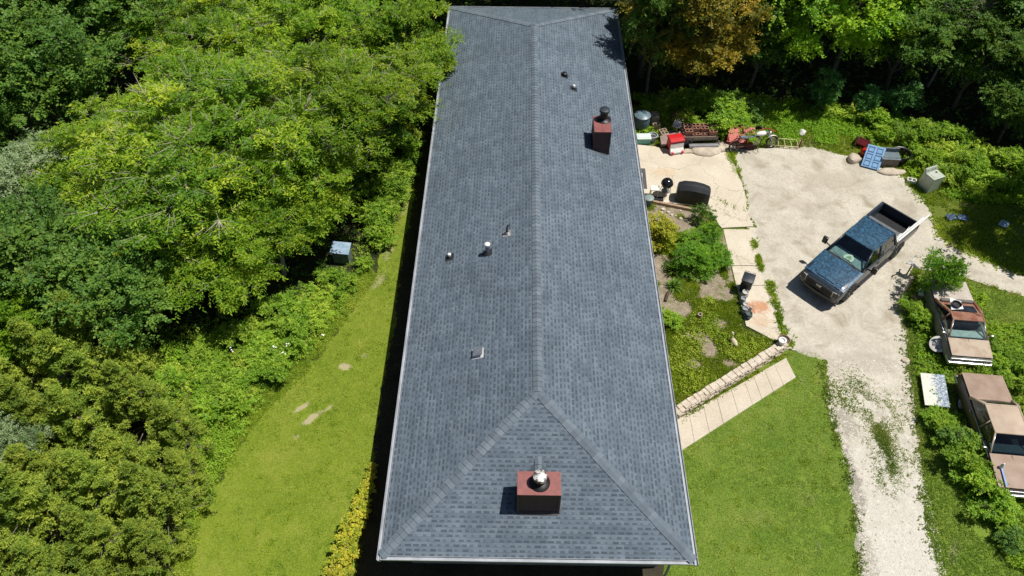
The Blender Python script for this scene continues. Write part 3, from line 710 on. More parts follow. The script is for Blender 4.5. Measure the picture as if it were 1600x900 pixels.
for yy in (13.8, 19.8):
    mb = MB(); mb.box((wx+0.03, yy, 1.33), (0.06, 0.92, 2.06), bev=0.01)
    for zz in (0.95, 1.75): mb.box((wx+0.066, yy, zz), (0.012, 0.6, 0.55), bev=0.005)
    d = hbuild(mb, 'door', M('brown_door', (0.16, 0.07, 0.05), None, 0.5))
    mb = MB(); mb.lathe([(0, 0.06), (0.03, 0.055), (0.03, 0.03), (0.012, 0.02), (0.012, 0)], (wx+0.06, yy+0.38, 1.25), 12, 0, 'X'); h = hbuild(mb, 'handle', m_galv); h.parent = d
    mb = MB(); mb.box((wx+0.55, yy, 0.14), (0.85, 1.5, 0.17), bev=0.01); hbuild(mb, 'door_step', M('step_concrete', (0.5, 0.46, 0.4), None, 0.9))
# downspout at the front right corner
mb = MB(); mb.path([(4.6, -0.06, 2.78), (4.45, 0.35, 2.5), (4.3, 0.47, 2.35), (4.3, 0.47, 0.25), (4.45, 0.1, 0.12)], 0.045, 8); hbuild(mb, 'downspout', m_gut)

def rz_at(x, y):   # height of the roof surface
    return HE + min(S_*(HW-abs(x)), S_*y, S_*(HL-y))
def chimney(x0, x1, ya, yb, zt, fl, flr, flh, cap_mat, flmat):
    mb = MB(); zb = min(rz_at(x, y) for x in (x0, x1) for y in (ya, yb)) - 0.2
    n = int((zt-0.06-zb)/0.13); h = (zt-0.06-zb)/n
    for k in range(n):        # lapped metal siding, each course flaring out at its foot
        z = zb+k*h; o = 0.016
        lo = [(x0-o, ya-o, z), (x1+o, ya-o, z), (x1+o, yb+o, z), (x0-o, yb+o, z)]; hi = [(x0, ya, z+h), (x1, ya, z+h), (x1, yb, z+h), (x0, yb, z+h)]
        mb.add(lo+hi, [[0, 1, 5, 4], [1, 2, 6, 5], [2, 3, 7, 6], [3, 0, 4, 7], [0, 3, 2, 1]])
    for cx in (x0, x1):
        for cy in (ya, yb): mb.box((cx, cy, (zb+zt-0.06)/2), (0.07, 0.07, zt-0.06-zb-0.004))
    c = hbuild(mb, 'chimney', m_side)
    mb = MB(); mb.box(((x0+x1)/2, (ya+yb)/2, zt-0.022), (x1-x0+0.07, yb-ya+0.07, 0.05), bev=0.008)
    mb.box(((x0+x1)/2, (ya+yb)/2+0.0, zt+0.006), (0.02, yb-ya+0.04, 0.012))
    p = hbuild(mb, 'chimney_cap', cap_mat); p.parent = c
    fx, fy = fl
    mb = MB(); mb.lathe([(flr*1.9, zt+0.004), (flr*1.75, zt+0.03), (flr*1.15, zt+0.07)], (fx, fy, 0), 28); mb.lathe([(flr, zt), (flr, zt+flh)], (fx, fy, 0), 28)
    mb.lathe([(flr*1.16, zt+0.05), (flr*1.16, zt+0.085), (flr, zt+0.095)], (fx, fy, 0), 28)
    p = hbuild(mb, 'flue_pipe', m_black); p.parent = c
    mb = MB(); zc = zt+flh
    mb.lathe([(flr*1.28, zc-0.10), (flr*1.30, zc-0.02), (flr*1.25, zc+0.015), (flr*1.0, zc+0.035), (flr*0.4, zc+0.05), (0.0, zc+0.052)], (fx, fy, 0), 28)
    p = hbuild(mb, 'flue_cap', flmat); p.parent = c
    mb = MB()       # bent metal apron where it meets the shingles
    for (p, q, o) in (((x0, ya), (x1, ya), (0, -1)), ((x0, yb), (x1, yb), (0, 1)), ((x0, ya), (x0, yb), (-1, 0)), ((x1, ya), (x1, yb), (1, 0))):
        P = [Vector((a_, b_, rz_at(a_, b_))) for a_, b_ in (p, q)]; ov = Vector((o[0], o[1], 0))
        up = [v + ov*0.022 + Vector((0, 0, 0.10)) for v in P]; mid = [v + ov*0.024 + Vector((0, 0, 0.012)) for v in P]
        out = [Vector((v.x+o[0]*0.09, v.y+o[1]*0.09, rz_at(v.x+o[0]*0.09, v.y+o[1]*0.09)+0.012)) for v in P]
        mb.loft([up, mid, out], 0, False, False, False)
    p = hbuild(mb, 'flashing', M('bronze_flashing', (0.10, 0.095, 0.095), (0.06, 0.055, 0.055), 0.5, 0.4, scale=5)); p.parent = c
    return c
m_capwhite = M('weathered_flue_cap', (0.66, 0.65, 0.62), (0.09, 0.085, 0.08), 0.45, 0.3, scale=6, lo=0.46, hi=0.53)
m_capblue = M('blue_black_cap', (0.05, 0.06, 0.075), (0.03, 0.036, 0.045), 0.5, 0.3, scale=6)
c1 = chimney(-0.60, 0.63, 1.22, 1.90, 4.58, (0.03, 1.58), 0.165, 0.42, m_capred, m_capwhite)
c2 = chimney(2.63, 3.31, 17.9, 18.95, 4.64, (3.05, 18.75), 0.175, 0.52, m_capred, m_capblue)
# little saddle behind the near chimney that sheds water
mb = MB(); z0 = rz_at(0, 1.9)+0.012; z1 = rz_at(0, 2.75)+0.03
mb.add([(-0.6, 1.9, z0), (0.02, 1.92, z0+0.24), (0.63, 1.9, z0), (0.02, 2.72, z1)], [[0, 1, 3], [1, 2, 3]])
hbuild(mb, 'cricket', m_sh)
mb = caps((0.02, 1.92, z0+0.24), (0.02, 2.75, z1+0.01), (-0.5, 0, 1), (0.5, 0, 1), 0.13, 9); hbuild(mb, 'cricket_cap', m_caps[:1]*3)
# roof vents and pipes
def boot(mb, x, y, r, mi=0):
    z = rz_at(x, y); sx = -S_ if x < 0 else S_
    mb.add([(x-0.17, y-0.17, rz_at(x-0.17, y)+.012), (x+0.17, y-0.17, rz_at(x+0.17, y)+.012), (x+0.17, y+0.17, rz_at(x+0.17, y)+.012), (x-0.17, y+0.17, rz_at(x-0.17, y)+.012)], [[0, 1, 2, 3]], mi)
    mb.lathe([(r*2.0, z-0.02), (r*1.7, z+0.05), (r*1.05, z+0.12)], (x, y, 0), 16, mi)
def pipe_vent(x, y, r, h, mp, mtop, bootmat):
    mb = MB(); boot(mb, x, y, r, 1); z = rz_at(x, y)
    mb.lathe([(r, z-0.05), (r, z+h), (r*0.8, z+h), (r*0.8, z+h-0.1)], (x, y, 0), 16, 0)
    p = hbuild(mb, 'vent_pipe', [mp, bootmat])
    mb = MB(); mb.lathe([(r*1.25, z+h-0.09), (r*1.3, z+h-0.01), (r*1.0, z+h+0.012), (r*0.5, z+h+0.02), (0, z+h+0.022)], (x, y, 0), 16, 0); q = hbuild(mb, 'vent_cap', mtop); q.parent = p
m_pvc = M('white_pvc', (0.82, 0.82, 0.80), (0.7, 0.7, 0.68), 0.4, scale=9)
m_dkpipe = M('dark_pipe', (0.06, 0.065, 0.07), (0.03, 0.03, 0.035), 0.5, 0.4, scale=9)
pipe_vent(-3.40, 11.59, 0.055, 0.20, m_galv, m_pvc, m_dkpipe)
pipe_vent(-1.87, 11.33, 0.085, 0.50, M('steel_pipe', (0.30, 0.33, 0.37), (0.2, 0.22, 0.25), 0.35, 0.7), m_pvc, m_dkpipe)
z = rz_at(-1.13, 12.1); mb = MB(); boot(mb, -1.13, 12.1, 0.05, 1)
mb.path([(-1.13, 12.1, z), (-1.13, 12.1, z+0.32), (-1.10, 12.14, z+0.40), (-1.02, 12.2, z+0.38)], 0.035, 10); hbuild(mb, 'vent_pipe', [m_dkpipe, m_galv])
x, y = -2.05, 6.66; z = rz_at(x, y); tilt = Matrix.Rotation(-math.atan(S_), 3, 'Y')
mb = MB(); mb.box((x, y, z+0.008), (0.44, 0.42, 0.012), rot=tilt); mb.box((x, y, z+0.075), (0.24, 0.26, 0.13), rot=tilt)
v = hbuild(mb, 'box_vent', M('vent_white', (0.72, 0.73, 0.74), (0.55, 0.56, 0.58), 0.4, 0.2))
mb = MB(); mb.box((x, y, z+0.155), (0.34, 0.36, 0.035), rot=tilt, bev=0.01); q = hbuild(mb, 'vent_hood', M('vent_grey', (0.28, 0.31, 0.34), (0.2, 0.22, 0.25), 0.4, 0.4)); q.parent = v
x, y = 1.47, 22.88; z = rz_at(x, y); mb = MB(); boot(mb, x, y, 0.06); mb.lathe([(0.07, z), (0.07, z+0.12)], (x, y, 0), 16); mb.lathe([(0.125, z+0.09), (0.13, z+0.13), (0.09, z+0.165), (0, z+0.175)], (x, y, 0), 18); hbuild(mb, 'mushroom_vent', m_black)
pipe_vent(1.90, 22.03, 0.05, 0.20, m_dkpipe, m_pvc, m_dkpipe)

# ================================================================== TREES
bark = M('bark', (0.20, 0.17, 0.13), (0.10, 0.085, 0.065), 0.95, scale=6)
bark_pale = M('bark_pale', (0.52, 0.46, 0.40), (0.34, 0.29, 0.24), 0.95, scale=6)
lf_loc = leaf_mat('locust_leaf', [(0.0, (0.04, 0.11, 0.014)), (0.4, (0.12, 0.225, 0.018)), (0.7, (0.23, 0.32, 0.022)), (1.0, (0.39, 0.43, 0.045))], 0.35)
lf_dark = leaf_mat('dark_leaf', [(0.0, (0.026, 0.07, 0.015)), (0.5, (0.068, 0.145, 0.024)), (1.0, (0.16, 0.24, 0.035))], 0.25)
lf_bright = leaf_mat('bright_leaf', [(0.0, (0.07, 0.17, 0.018)), (0.5, (0.16, 0.29, 0.02)), (1.0, (0.31, 0.42, 0.03))], 0.33)
lf_ced = leaf_mat('cedar_leaf', [(0.0, (0.065, 0.125, 0.022)), (0.5, (0.195, 0.27, 0.036)), (1.0, (0.37, 0.41, 0.065))], 0.32)
lf_grey = leaf_mat('grey_leaf', [(0.0, (0.10, 0.16, 0.07)), (0.5, (0.20, 0.28, 0.13)), (1.0, (0.36, 0.44, 0.27))], 0.25)
lf_bronze = leaf_mat('bronze_leaf', [(0.0, (0.04, 0.07, 0.012)), (0.40, (0.11, 0.115, 0.016)), (0.64, (0.22, 0.175, 0.02)), (1.0, (0.35, 0.25, 0.03))], 0.3)
lf_yel = leaf_mat('golden_leaf', [(0.0, (0.13, 0.22, 0.02)), (0.45, (0.36, 0.35, 0.03)), (1.0, (0.62, 0.50, 0.08))], 0.25)
lf_teal = leaf_mat('teal_leaf', [(0.0, (0.04, 0.12, 0.03)), (0.5, (0.09, 0.22, 0.06)), (1.0, (0.18, 0.33, 0.12))], 0.3)

LOC = [tree_meshes((101, 4.4, 4.6, 3.2), dict(nclump=150, twigs=30, K=16, la=0.18, lb=0.06, clr=0.85, bare=0.22, gap=0.07, flat=0.32), bark_pale, lf_loc),
       tree_meshes((102, 3.8, 3.8, 3.0), dict(nclump=115, twigs=30, K=16, la=0.18, lb=0.06, clr=0.82, bare=0.16, gap=0.06, flat=0.32), bark_pale, lf_loc),
       tree_meshes((103, 3.4, 2.9, 2.0), dict(nclump=75, twigs=30, K=14, la=0.18, lb=0.065, clr=0.78, bare=0.04, tmean=0.42, flat=0.35), bark_pale, lf_loc)]
BRO = [tree_meshes((111, 5.5, 3.2, 2.2), dict(nclump=95, twigs=26, K=12, la=0.15, lb=0.11, clr=0.85, gap=0.05), bark, lf_dark),
       tree_meshes((112, 5.0, 3.6, 2.5), dict(nclump=105, twigs=26, K=12, la=0.17, lb=0.12, clr=0.9, gap=0.1), bark, lf_bright),
       tree_meshes((113, 6.5, 3.9, 1.6), dict(nclump=165, twigs=28, K=12, la=0.15, lb=0.09, clr=0.8, gap=0.06, bare=0.02), bark, lf_bronze)]
CED = [tree_meshes((121, 4.6, 1.35, 0.4), dict(style='cedar', nclump=190, twigs=20, K=11, la=0.095, lb=0.034, clr=0.38), bark, lf_ced),
       tree_meshes((122, 5.4, 1.25, 0.4), dict(style='cedar', nclump=200, twigs=20, K=11, la=0.095, lb=0.034, clr=0.38), bark, lf_ced),
       tree_meshes((123, 3.6, 1.2, 0.3), dict(style='cedar', nclump=150, twigs=20, K=11, la=0.095, lb=0.034, clr=0.38, tmean=0.6), bark, lf_ced)]
GRY = tree_meshes((131, 3.2, 2.0, 1.6), dict(nclump=60, twigs=26, K=12, la=0.13, lb=0.06, clr=0.8), bark_pale, lf_grey)
BARE = tree_meshes((132, 4.5, 2.4, 2.5), dict(nclump=60, twigs=12, K=8, la=0.12, lb=0.07, clr=0.9, bare=0.7, gap=0.3, trunk_r=0.10), bark_pale, lf_dark)
SPIRE = tree_meshes((133, 7.2, 1.25, 0.6), dict(style='cedar', nclump=130, twigs=18, K=9, la=0.15, lb=0.06, clr=0.55, trunk_r=0.14), bark, lf_dark)

def T(meshes, name, label, x, y, rz=0.0, sc=1.0, group=None): return put_tree(meshes, name, label, 'tree', (x, y), rz, sc, group)
# left wood
T(LOC[0], 'locust_tree', 'broad yellow-green locust tree with bare grey twigs, largest crown left of the roof', -13.2, 16.6, 0.3, (1.1, 1.05, 1.0))
T(LOC[1], 'locust_tree', 'feathery locust tree standing between the largest locust crown and the house roof', -8.7, 19.2, 1.3, (0.95, 1.1, 1.05))
T(LOC[2], 'locust_tree', 'green locust tree leaning over the mown lawn above the pale blue shed', -9.9, 16.0, 2.1, 0.95)
T(LOC[2], 'locust_tree', 'yellow-green locust tree beside the grey-green willow-like tree', -14.6, 12.6, 0.6, (1.1, 1.0, 0.95))
T(LOC[1], 'locust_tree', 'leaning locust tree at the outer left edge of the wood, dark shade behind it', -18.0, 16.6, 2.6, 0.85)
T(LOC[2], 'locust_tree', 'bushy locust tree touching the far left gutter of the roof', -6.5, 25.2, 3.0, (0.85, 1.05, 1.15))
T(LOC[1], 'locust_tree', 'locust tree at the back, behind the feathery locust next to the roof', -10.8, 24.6, 4.0, 1.0)
T(LOC[0], 'locust_tree', 'locust tree behind the largest locust crown at the top of the photo', -15.8, 24.6, 5.0, 0.85)
T(LOC[2], 'locust_tree', 'lowest locust crown bending down toward the shaded gap above the cedars', -12.2, 12.4, 1.9, (0.95, 0.8, 0.85))
T(LOC[2], 'locust_tree', 'locust crown over the shaded thicket, left of the pale blue shed', -10.9, 13.6, 4.4, (0.75, 0.75, 0.85))
T(GRY, 'willow_tree', 'grey-green willow-like tree at the left edge of the photo', -21.0, 15.6, 0.4, 1.05)
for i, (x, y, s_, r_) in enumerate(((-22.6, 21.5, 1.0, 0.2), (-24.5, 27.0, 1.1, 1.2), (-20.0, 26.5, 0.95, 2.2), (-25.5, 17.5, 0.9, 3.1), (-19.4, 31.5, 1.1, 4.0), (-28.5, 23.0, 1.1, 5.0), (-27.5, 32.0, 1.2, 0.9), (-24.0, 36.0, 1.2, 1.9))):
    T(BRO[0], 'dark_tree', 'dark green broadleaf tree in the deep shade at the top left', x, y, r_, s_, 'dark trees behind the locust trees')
for i, (x, y, s_, r_) in enumerate(((-11.0, 32.0, 1.0, 0.5), (-6.0, 34.5, 1.0, 1.5), (-15.0, 34.0, 1.1, 2.5), (-1.0, 36.5, 1.0, 3.3), (3.2, 36.0, 1.0, 4.2), (-20, 39, 1.2, 0), (-8, 40, 1.2, 1), (1, 42, 1.2, 2))):
    T(BRO[1], 'leafy_tree', 'green leafy tree in the row behind the far end of the house', x, y, r_, s_, 'trees behind the far end of the house')
for i, (x, y, s_, r_) in enumerate(((-15.8, 9.6, 0.75, 1.1), (-18.6, 10.6, 0.8, 2.0), (-21.5, 11.4, 0.8, 0.4))):
    T(BRO[0], 'shade_tree', 'small dark green tree in the shade below the locust crowns', x, y, r_, s_, 'dark understorey trees below the locusts')
ced = []; rq = random.Random(17); CEDP = np.array([(-18.8, 8.6), (-15.6, 8.2), (-13.0, 6.4), (-11.9, 5.0), (-11.7, 3.0), (-12.0, 1.6), (-11.9, 0), (-11.9, -3.6), (-18.5, -4), (-20.5, 3), (-21.5, 7)])
for _ in range(6000):
    x, y = rq.uniform(-22, -11), rq.uniform(-4, 9)
    if in_poly(np.array([x]), np.array([y]), CEDP)[0] and all((x-a)**2+(y-b)**2 > 1.3**2 for a, b, _s in ced): ced.append((x, y, rq.uniform(0.72, 1.08)*(0.85 if x > -13 else 1.0)))
for i, (x, y, s_) in enumerate(ced):
    T(CED[i % 3], 'cedar_tree', 'olive green cedar in the dense stand left of the mown lawn', x, y, i*1.7, (s_*1.08, s_*1.08, s_*0.92), 'cedars beside the mown lawn')
T(BRO[1], 'maple_tree', 'yellow-green young tree at the left edge above the cedars', -18.9, 8.2, 0.7, (0.42, 0.42, 0.62))
T(GRY, 'willow_tree', 'pale grey-green sapling among the cedars at the left edge', -17.6, 4.0, 1.7, (0.5, 0.5, 0.8))
# right wood
T(BRO[2], 'copper_tree', 'copper-brown leaved tree behind the block piles at the far right corner of the roof', 8.9, 28.9, 0.8, (1.08, 1.0, 1.05))
T(SPIRE, 'spruce_tree', 'dark spire-shaped tree casting its shadow on the far right corner of the roof', 6.15, 28.9, 0.4, (1.25, 1.5, 1.0))
T(BRO[0], 'dark_tree', 'dark green tree squeezed between the copper tree and the roof corner', 6.3, 27.0, 1.4, (0.52, 0.6, 0.98))
rt = [(13.2, 30.4, 1.0, 0.2), (15.6, 33.0, 1.1, 1.0), (12.2, 32.6, 1.1, 2.0), (20.0, 31.2, 1.05, 3.0), (23.4, 30.4, 1.0, 4.0), (26.4, 28.0, 1.0, 5.0), (29.0, 25.5, 1.1, 0.7), (25.6, 29.5, 1.2, 1.7), (21.5, 33.0, 1.2, 2.7), (30.5, 28.0, 1.2, 3.7), (8.0, 34.0, 1.1, 4.7), (32, 21, 1.1, 2), (17, 37, 1.2, 3), (28, 35, 1.2, 4)]
for x, y, s_, r_ in rt: T(BRO[0], 'dark_tree', 'dark green broadleaf tree in the wood beyond the parking yard', x, y, r_, s_, 'dark trees beyond the parking yard')
T(BRO[1], 'maple_tree', 'bright lime-green maple crown over the dark gap in the wood beyond the yard', 16.8, 28.6, 0.8, (1.05, 0.92, 1.15))
T(BRO[1], 'maple_tree', 'bright green tree at the right edge of the wood beyond the washing machine', 28.2, 24.4, 2.2, (0.8, 0.8, 0.9))
T(BARE, 'bare_tree', 'half-dead grey-twigged tree in the wood right of the lime-green maple', 22.2, 28.2, 0.5, (0.7, 0.7, 0.85))
T(BARE, 'bare_tree', 'small grey-twigged tree low at the right edge of the wood', 25.8, 22.8, 2.5, (0.5, 0.5, 0.55))
T(BRO[1], 'shade_tree', 'tree by the right edge shading the corner of the side drive', 24.7, 17.0, 3.0, (0.85, 0.8, 0.95))

for x, y, s_, r_ in ((19.6, 27.6, .72, .3), (22.9, 26.2, .66, 1.3), (25.2, 25.0, .62, 2.3), (12.2, 28.0, .62, 3.3), (24.2, 23.4, .42, 5.2), (26.4, 20.6, .5, 1.1)): T(BRO[0], 'leafy_tree', 'lower green tree at the front edge of the wood beyond the yard', x, y, r_, (s_, s_, s_*1.1), 'front trees of the wood beyond the yard')
T(BRO[1], 'leafy_tree', 'mid-green tree between the copper tree and the lime-green maple', 12.9, 30.2, 4.0, (0.9, 0.8, 1.1))
# ---------------- shrubs
def shrub_meshes(seed, Rr, Hh, leaf, n=18, tw=18, K=9, la=0.11, lb=0.075, clr=0.42, gap=0.0, tmean=0.5):
    return tree_meshes((seed, Hh, Rr, Hh*0.12), dict(nclump=n, twigs=tw, K=K, la=la, lb=lb, clr=clr, trunk_r=0.03, gap=gap, shell=0.3, tmean=tmean), bark, leaf)
lf_thick = leaf_mat('thicket_leaf', [(0.0, (0.06, 0.15, 0.018)), (0.5, (0.18, 0.30, 0.026)), (1.0, (0.38, 0.46, 0.06))], 0.33)
SHB = [shrub_meshes(201, 0.85, 1.1, lf_thick), shrub_meshes(202, 1.05, 1.4, lf_thick, 24, tmean=0.42), shrub_meshes(203, 0.7, 0.8, lf_thick, 14, la=0.09, lb=0.055, tmean=0.68), shrub_meshes(204, 0.9, 1.2, lf_dark, 20, tmean=0.6)]
SH_T = shrub_meshes(205, 1.0, 1.8, lf_teal, 22, 20, 10, 0.16, 0.06)
SH_Y = shrub_meshes(206, 0.75, 1.2, lf_yel, 22, 22, 9, 0.10, 0.06, 0.36, tmean=0.35)
SH_G = shrub_meshes(207, 0.42, 0.75, lf_yel, 9, 12, 8, 0.10, 0.06, 0.24, tmean=0.45, gap=0.15)
SH_D = shrub_meshes(208, 1.15, 1.25, lf_bright, 34, 22, 10, 0.12, 0.05, 0.42, tmean=0.24)
def S(m, name, label, x, y, rz=0.0, sc=1.0, group=None): return put_tree(m, name, label, 'shrub', (x, y), rz, sc, group, ('stem', 'foliage'))
rg = random.Random(5)
def edge_d(x, y):
    return min(math.hypot(x-(a[0]+(b[0]-a[0])*t), y-(a[1]+(b[1]-a[1])*t)) for a, b in zip(LAWN_L[2:8], LAWN_L[3:9]) for t in (0, .25, .5, .75))
THICK = [(-14.6, 9.6), (-12.6, 9.9), (-10.6, 11.2), (-8.7, 12.9), (-7.3, 14.2), (-7.9, 12.3), (-9.3, 9.2), (-10.9, 6.9), (-12.0, 6.2), (-14.6, 7.4)]
pts = []
for _ in range(4000):
    x, y = rg.uniform(-15, -7), rg.uniform(6, 15)
    if in_poly(np.array([x]), np.array([y]), THICK)[0] and all((x-a)**2+(y-b)**2 > 0.62**2 for a, b in pts) and (x+8.35)**2+(y-13.9)**2 > 0.9: pts.append((x, y))
for i, (x, y) in enumerate(pts):
    S(SHB[rg.choice((0, 1, 2, 2, 0))], 'leafy_shrub', 'bright green shrub in the thicket between the cedars, the locusts and the mown lawn', x, y, rg.uniform(0, 6), rg.uniform(0.5, 0.92)*(0.55 if edge_d(x, y) < 0.9 else 1.0), 'bright shrubs in the left thicket')
for i, (x, y) in enumerate(((-7.0, 15.6), (-6.7, 17.0), (-6.5, 18.4), (-6.4, 19.8), (-6.5, 21.2), (-6.2, 22.6), (-7.4, 16.8), (-7.3, 18.6), (-7.2, 20.4), (-7.6, 22.2), (-6.0, 24.0), (-6.3, 26.2), (-6.2, 28.4), (-6.0, 30.5), (-7.2, 29.5))):
    S(SHB[i % 3], 'leafy_shrub', 'green shrub along the narrow grass strip beside the left house wall', x, y, i*1.3, rg.uniform(0.75, 1.05), 'shrubs along the strip left of the house')
for i in range(9):      # golden hedge bushes along the near left wall
    t = i/8; x = -5.82 - 0.50*t + rg.uniform(-.06, .06); y = 3.85-3.6*t
    s_ = (0.5, 0.62, 0.74, 0.8, 0.88, 0.86, 0.92, 0.9, 0.98)[i]
    S(SH_G, 'golden_bush', 'golden-leaved bush in the row along the near left corner of the house', x, y, i*1.9, (s_, s_, s_), 'golden bushes beside the house corner')
S(SH_G, 'golden_bush', 'golden bush set apart at the far end of its row beside the house', -5.78, 4.25, 0.4, 0.45)
# along the back and right side of the yard
B1 = [(9.5, 25.4), (10.3, 25.0), (10.9, 24.4), (9.9, 24.2), (11.3, 25.1), (8.9, 26.0), (9.6, 26.4), (8.3, 25.9), (7.4, 26.2), (10.6, 25.9), (11.0, 23.7), (10.3, 23.4), (9.5, 23.6), (8.2, 24.8)]
for i, (x, y) in enumerate(B1): S(SHB[(0, 1, 0, 2, 3)[i % 5]], 'leafy_shrub', 'green shrub in the clump between the block piles and the red tipped cart', x, y, i*1.1, rg.uniform(0.6, 1.0), 'shrubs behind the block piles')
B2 = [(18.0, 24.6), (18.9, 24.0), (19.7, 23.2), (20.4, 22.6), (19.2, 22.4), (20.2, 21.4), (21.2, 21.8), (21.0, 20.6), (20.0, 20.2), (21.9, 20.9), (22.4, 19.8), (21.4, 19.4), (23.4, 20.2), (17.2, 25.2), (18.2, 23.4), (19.6, 21.4), (16.0, 25.6), (21.6, 23.0), (22.6, 22.0), (23.6, 21.4), (20.6, 23.8)]
for i, (x, y) in enumerate(B2): S(SHB[(0, 2, 1, 2, 0)[i % 5]], 'leafy_shrub', 'bright green shrub on the rough bank behind the washing machine', x, y, i*1.4, rg.uniform(0.6, 1.0), 'shrubs on the bank right of the yard')
S(SH_T, 'bluish_sapling', 'blue-green feathery sapling low under the lime-green maple', 19.6, 25.6, 0.3, 0.95)
S(SH_T, 'bluish_sapling', 'paler blue-green sapling left of the other, at the edge of the dark gap', 17.8, 25.6, 1.3, 0.8)
S(SH_T, 'green_sapling', 'tall green sapling at the left edge of the dark gap in the wood', 15.6, 26.0, 2.3, (0.8, 0.8, 1.2))
# shrubs round the old cars
for i, (x, y, s_) in enumerate(((15.0, 6.7, .4), (15.3, 6.3, .6), (15.45, 5.6, .75), (15.55, 4.9, .8), (15.6, 4.2, .75), (15.65, 3.4, .72), (15.8, 2.7, .6), (15.95, 2.0, .5), (15.1, 6.0, .5), (16.05, 3.2, .6))):
    S(SHB[(1, 0, 3, 1, 0)[i % 5]], 'leafy_shrub', 'dense green shrub in the row along the left flank of the brown sedan', x, y, i*2.1, s_*0.95, 'shrubs beside the brown sedan')
for i, (x, y, s_) in enumerate(((16.0, 11.3, .62), (15.8, 12.0, .45), (16.7, 9.3, .5), (17.5, 9.0, .5), (18.3, 9.1, .55), (18.9, 9.7, .5), (17.0, 8.6, .4), (18.3, 8.5, .45), (18.9, 8.1, .5), (19.4, 9.0, .55), (18.7, 7.2, .5))):
    S(SHB[i % 4 if i % 4 < 3 else 0], 'leafy_shrub', 'low green shrub growing around the rusty car', x, y, i*1.7, s_, 'low shrubs around the rusty car')
S(SH_D, 'young_tree', 'leafy young tree hiding the tail of the rusty car', 17.05, 12.75, 0.4, (0.78, 0.78, 1.7))
# garden bed
S(SH_Y, 'golden_shrub', 'yellow-green rounded shrub against the right eave beside the patio', 5.75, 15.9, 0.3, (0.95, 1.15, 1.0))
S(SH_D, 'garden_shrub', 'large dark green shrub filling the middle of the garden bed', 7.1, 14.3, 0.3, 0.82)
S(SH_D, 'garden_shrub', 'feathery green shrub leaning over the edge of the concrete walk', 8.1, 14.6, 2.6, (0.6, 0.7, 0.6))
S(SH_D, 'garden_shrub', 'green shrub behind the large one, below the covered grill', 7.85, 15.8, 1.9, (0.55, 0.7, 0.75))
S(SHB[0], 'garden_shrub', 'small shrub hugging the eave in the weedy bed', 5.55, 11.1, 0.8, (0.55, 0.7, 0.5))
S(SHB[3], 'garden_shrub', 'narrow upright shrub right behind the covered grill', 7.95, 17.1, 0.8, (0.42, 0.55, 0.75))
# spiky yucca plants
def yucca(x, y, n, ln, lab):
    rgn = np.random.default_rng(int(x*100)); a = rgn.uniform(0, 6.28, n); el = rgn.uniform(0.25, 1.35, n); L_ = ln*rgn.uniform(0.7, 1.1, n)
    d = np.stack([np.cos(a)*np.cos(el), np.sin(a)*np.cos(el), np.sin(el)], 1); s = np.stack([-np.sin(a), np.cos(a), 0*a], 1)*0.022
    o = np.zeros((n, 3)); o[:, 2] = 0.05; mid = o + d*L_[:, None]*0.55; tip = o + d*L_[:, None]; tip[:, 2] -= 0.12*L_
    v = np.stack([o-s*.6, o+s*.6, mid+s, mid-s, mid-s, mid+s, tip+s*.1, tip-s*.1], 1).reshape(-1, 3); f = np.arange(len(v)).reshape(-1, 4)
    t = thing('yucca', lab, 'plant', (x, y, 0)); link(bpy.data.objects.new('leaf_rosette', np_mesh('leaf_rosette', v, f, lf_dark, rgn.uniform(0.3, 1, 2*n))), t)
    mb = MB(); mb.lathe([(0.09, 0), (0.06, 0.08), (0, 0.1)], (0, 0, 0), 8); mb.build('stem', bark, t)
yucca(6.15, 14.0, 150, 0.62, 'spiky dark yucca clump at the foot of the large garden shrub')
yucca(6.1, 13.1, 90, 0.5, 'smaller spiky yucca nearer the camera than the dark clump')

# low leafy undergrowth nobody could count
def ground_leaves(name, poly, n, seed, mat, hmax, la=0.10, lb=0.07, holes=(), thr=0.3, z0=0.02):
    rgn = np.random.default_rng(seed); x, y = scatter(poly, n, seed, holes); k = vnoise(x, y, 0.9, seed) > thr; x, y = x[k], y[k]; n = len(x)
    hz = hmax*(0.25 + vnoise(x, y, 0.6, seed+1))*rgn.uniform(0.2, 1.0, n)
    D = nrm(rgn.normal(0, 1, (n, 3))*np.array([1, 1, 0.4]) + np.array([0, 0, 0.25])); O = np.stack([x, y, z0+hz], 1)
    v, t = sprays(rgn, O, D, np.full(n, 0.2), 4, la, lb, 0.2, tint=np.clip(0.35+0.4*vnoise(x, y, 1.6, seed+2)+rgn.normal(0, .08, n), 0, 1))
    me = np_mesh(name, v, np.arange(len(v)).reshape(-1, 4), mat, t)
    return tag(link(bpy.data.objects.new(name, me)), kind='stuff')
ground_leaves('undergrowth', [(-11.9, 5.4), (-14.8, 7.2), (-15.5, 10.2), (-9, 13.2), (-6.9, 15.2), (-6.1, 19), (-6.0, 30), (-7.5, 30), (-8, 14.6), (-7.75, 11.6), (-9.2, 8.6), (-10.6, 6.3)], 15000, 61, lf_thick, 0.35, 0.08, 0.05)
ground_leaves('undergrowth', [(-11.3, -4), (-11.25, .5), (-11.5, 2.2), (-11.2, 4.1), (-10.6, 6.2), (-13, 6.5), (-14, 2), (-13.5, -4)], 7000, 62, lf_thick, 0.25, 0.08, 0.04)
ground_leaves('undergrowth', [(5.2, 23.6), (5.2, 27), (10, 27.2), (16, 26.6), (19, 25.6), (25, 23), (26, 18.6), (21, 18.6), (19.3, 19.4), (18.6, 21.2), (17.4, 22.6), (17.2, 25.2), (12, 25.4), (11.4, 23.4), (9.8, 22.9), (6.4, 23.4)], 26000, 63, lf_bright, 0.3, thr=0.45)
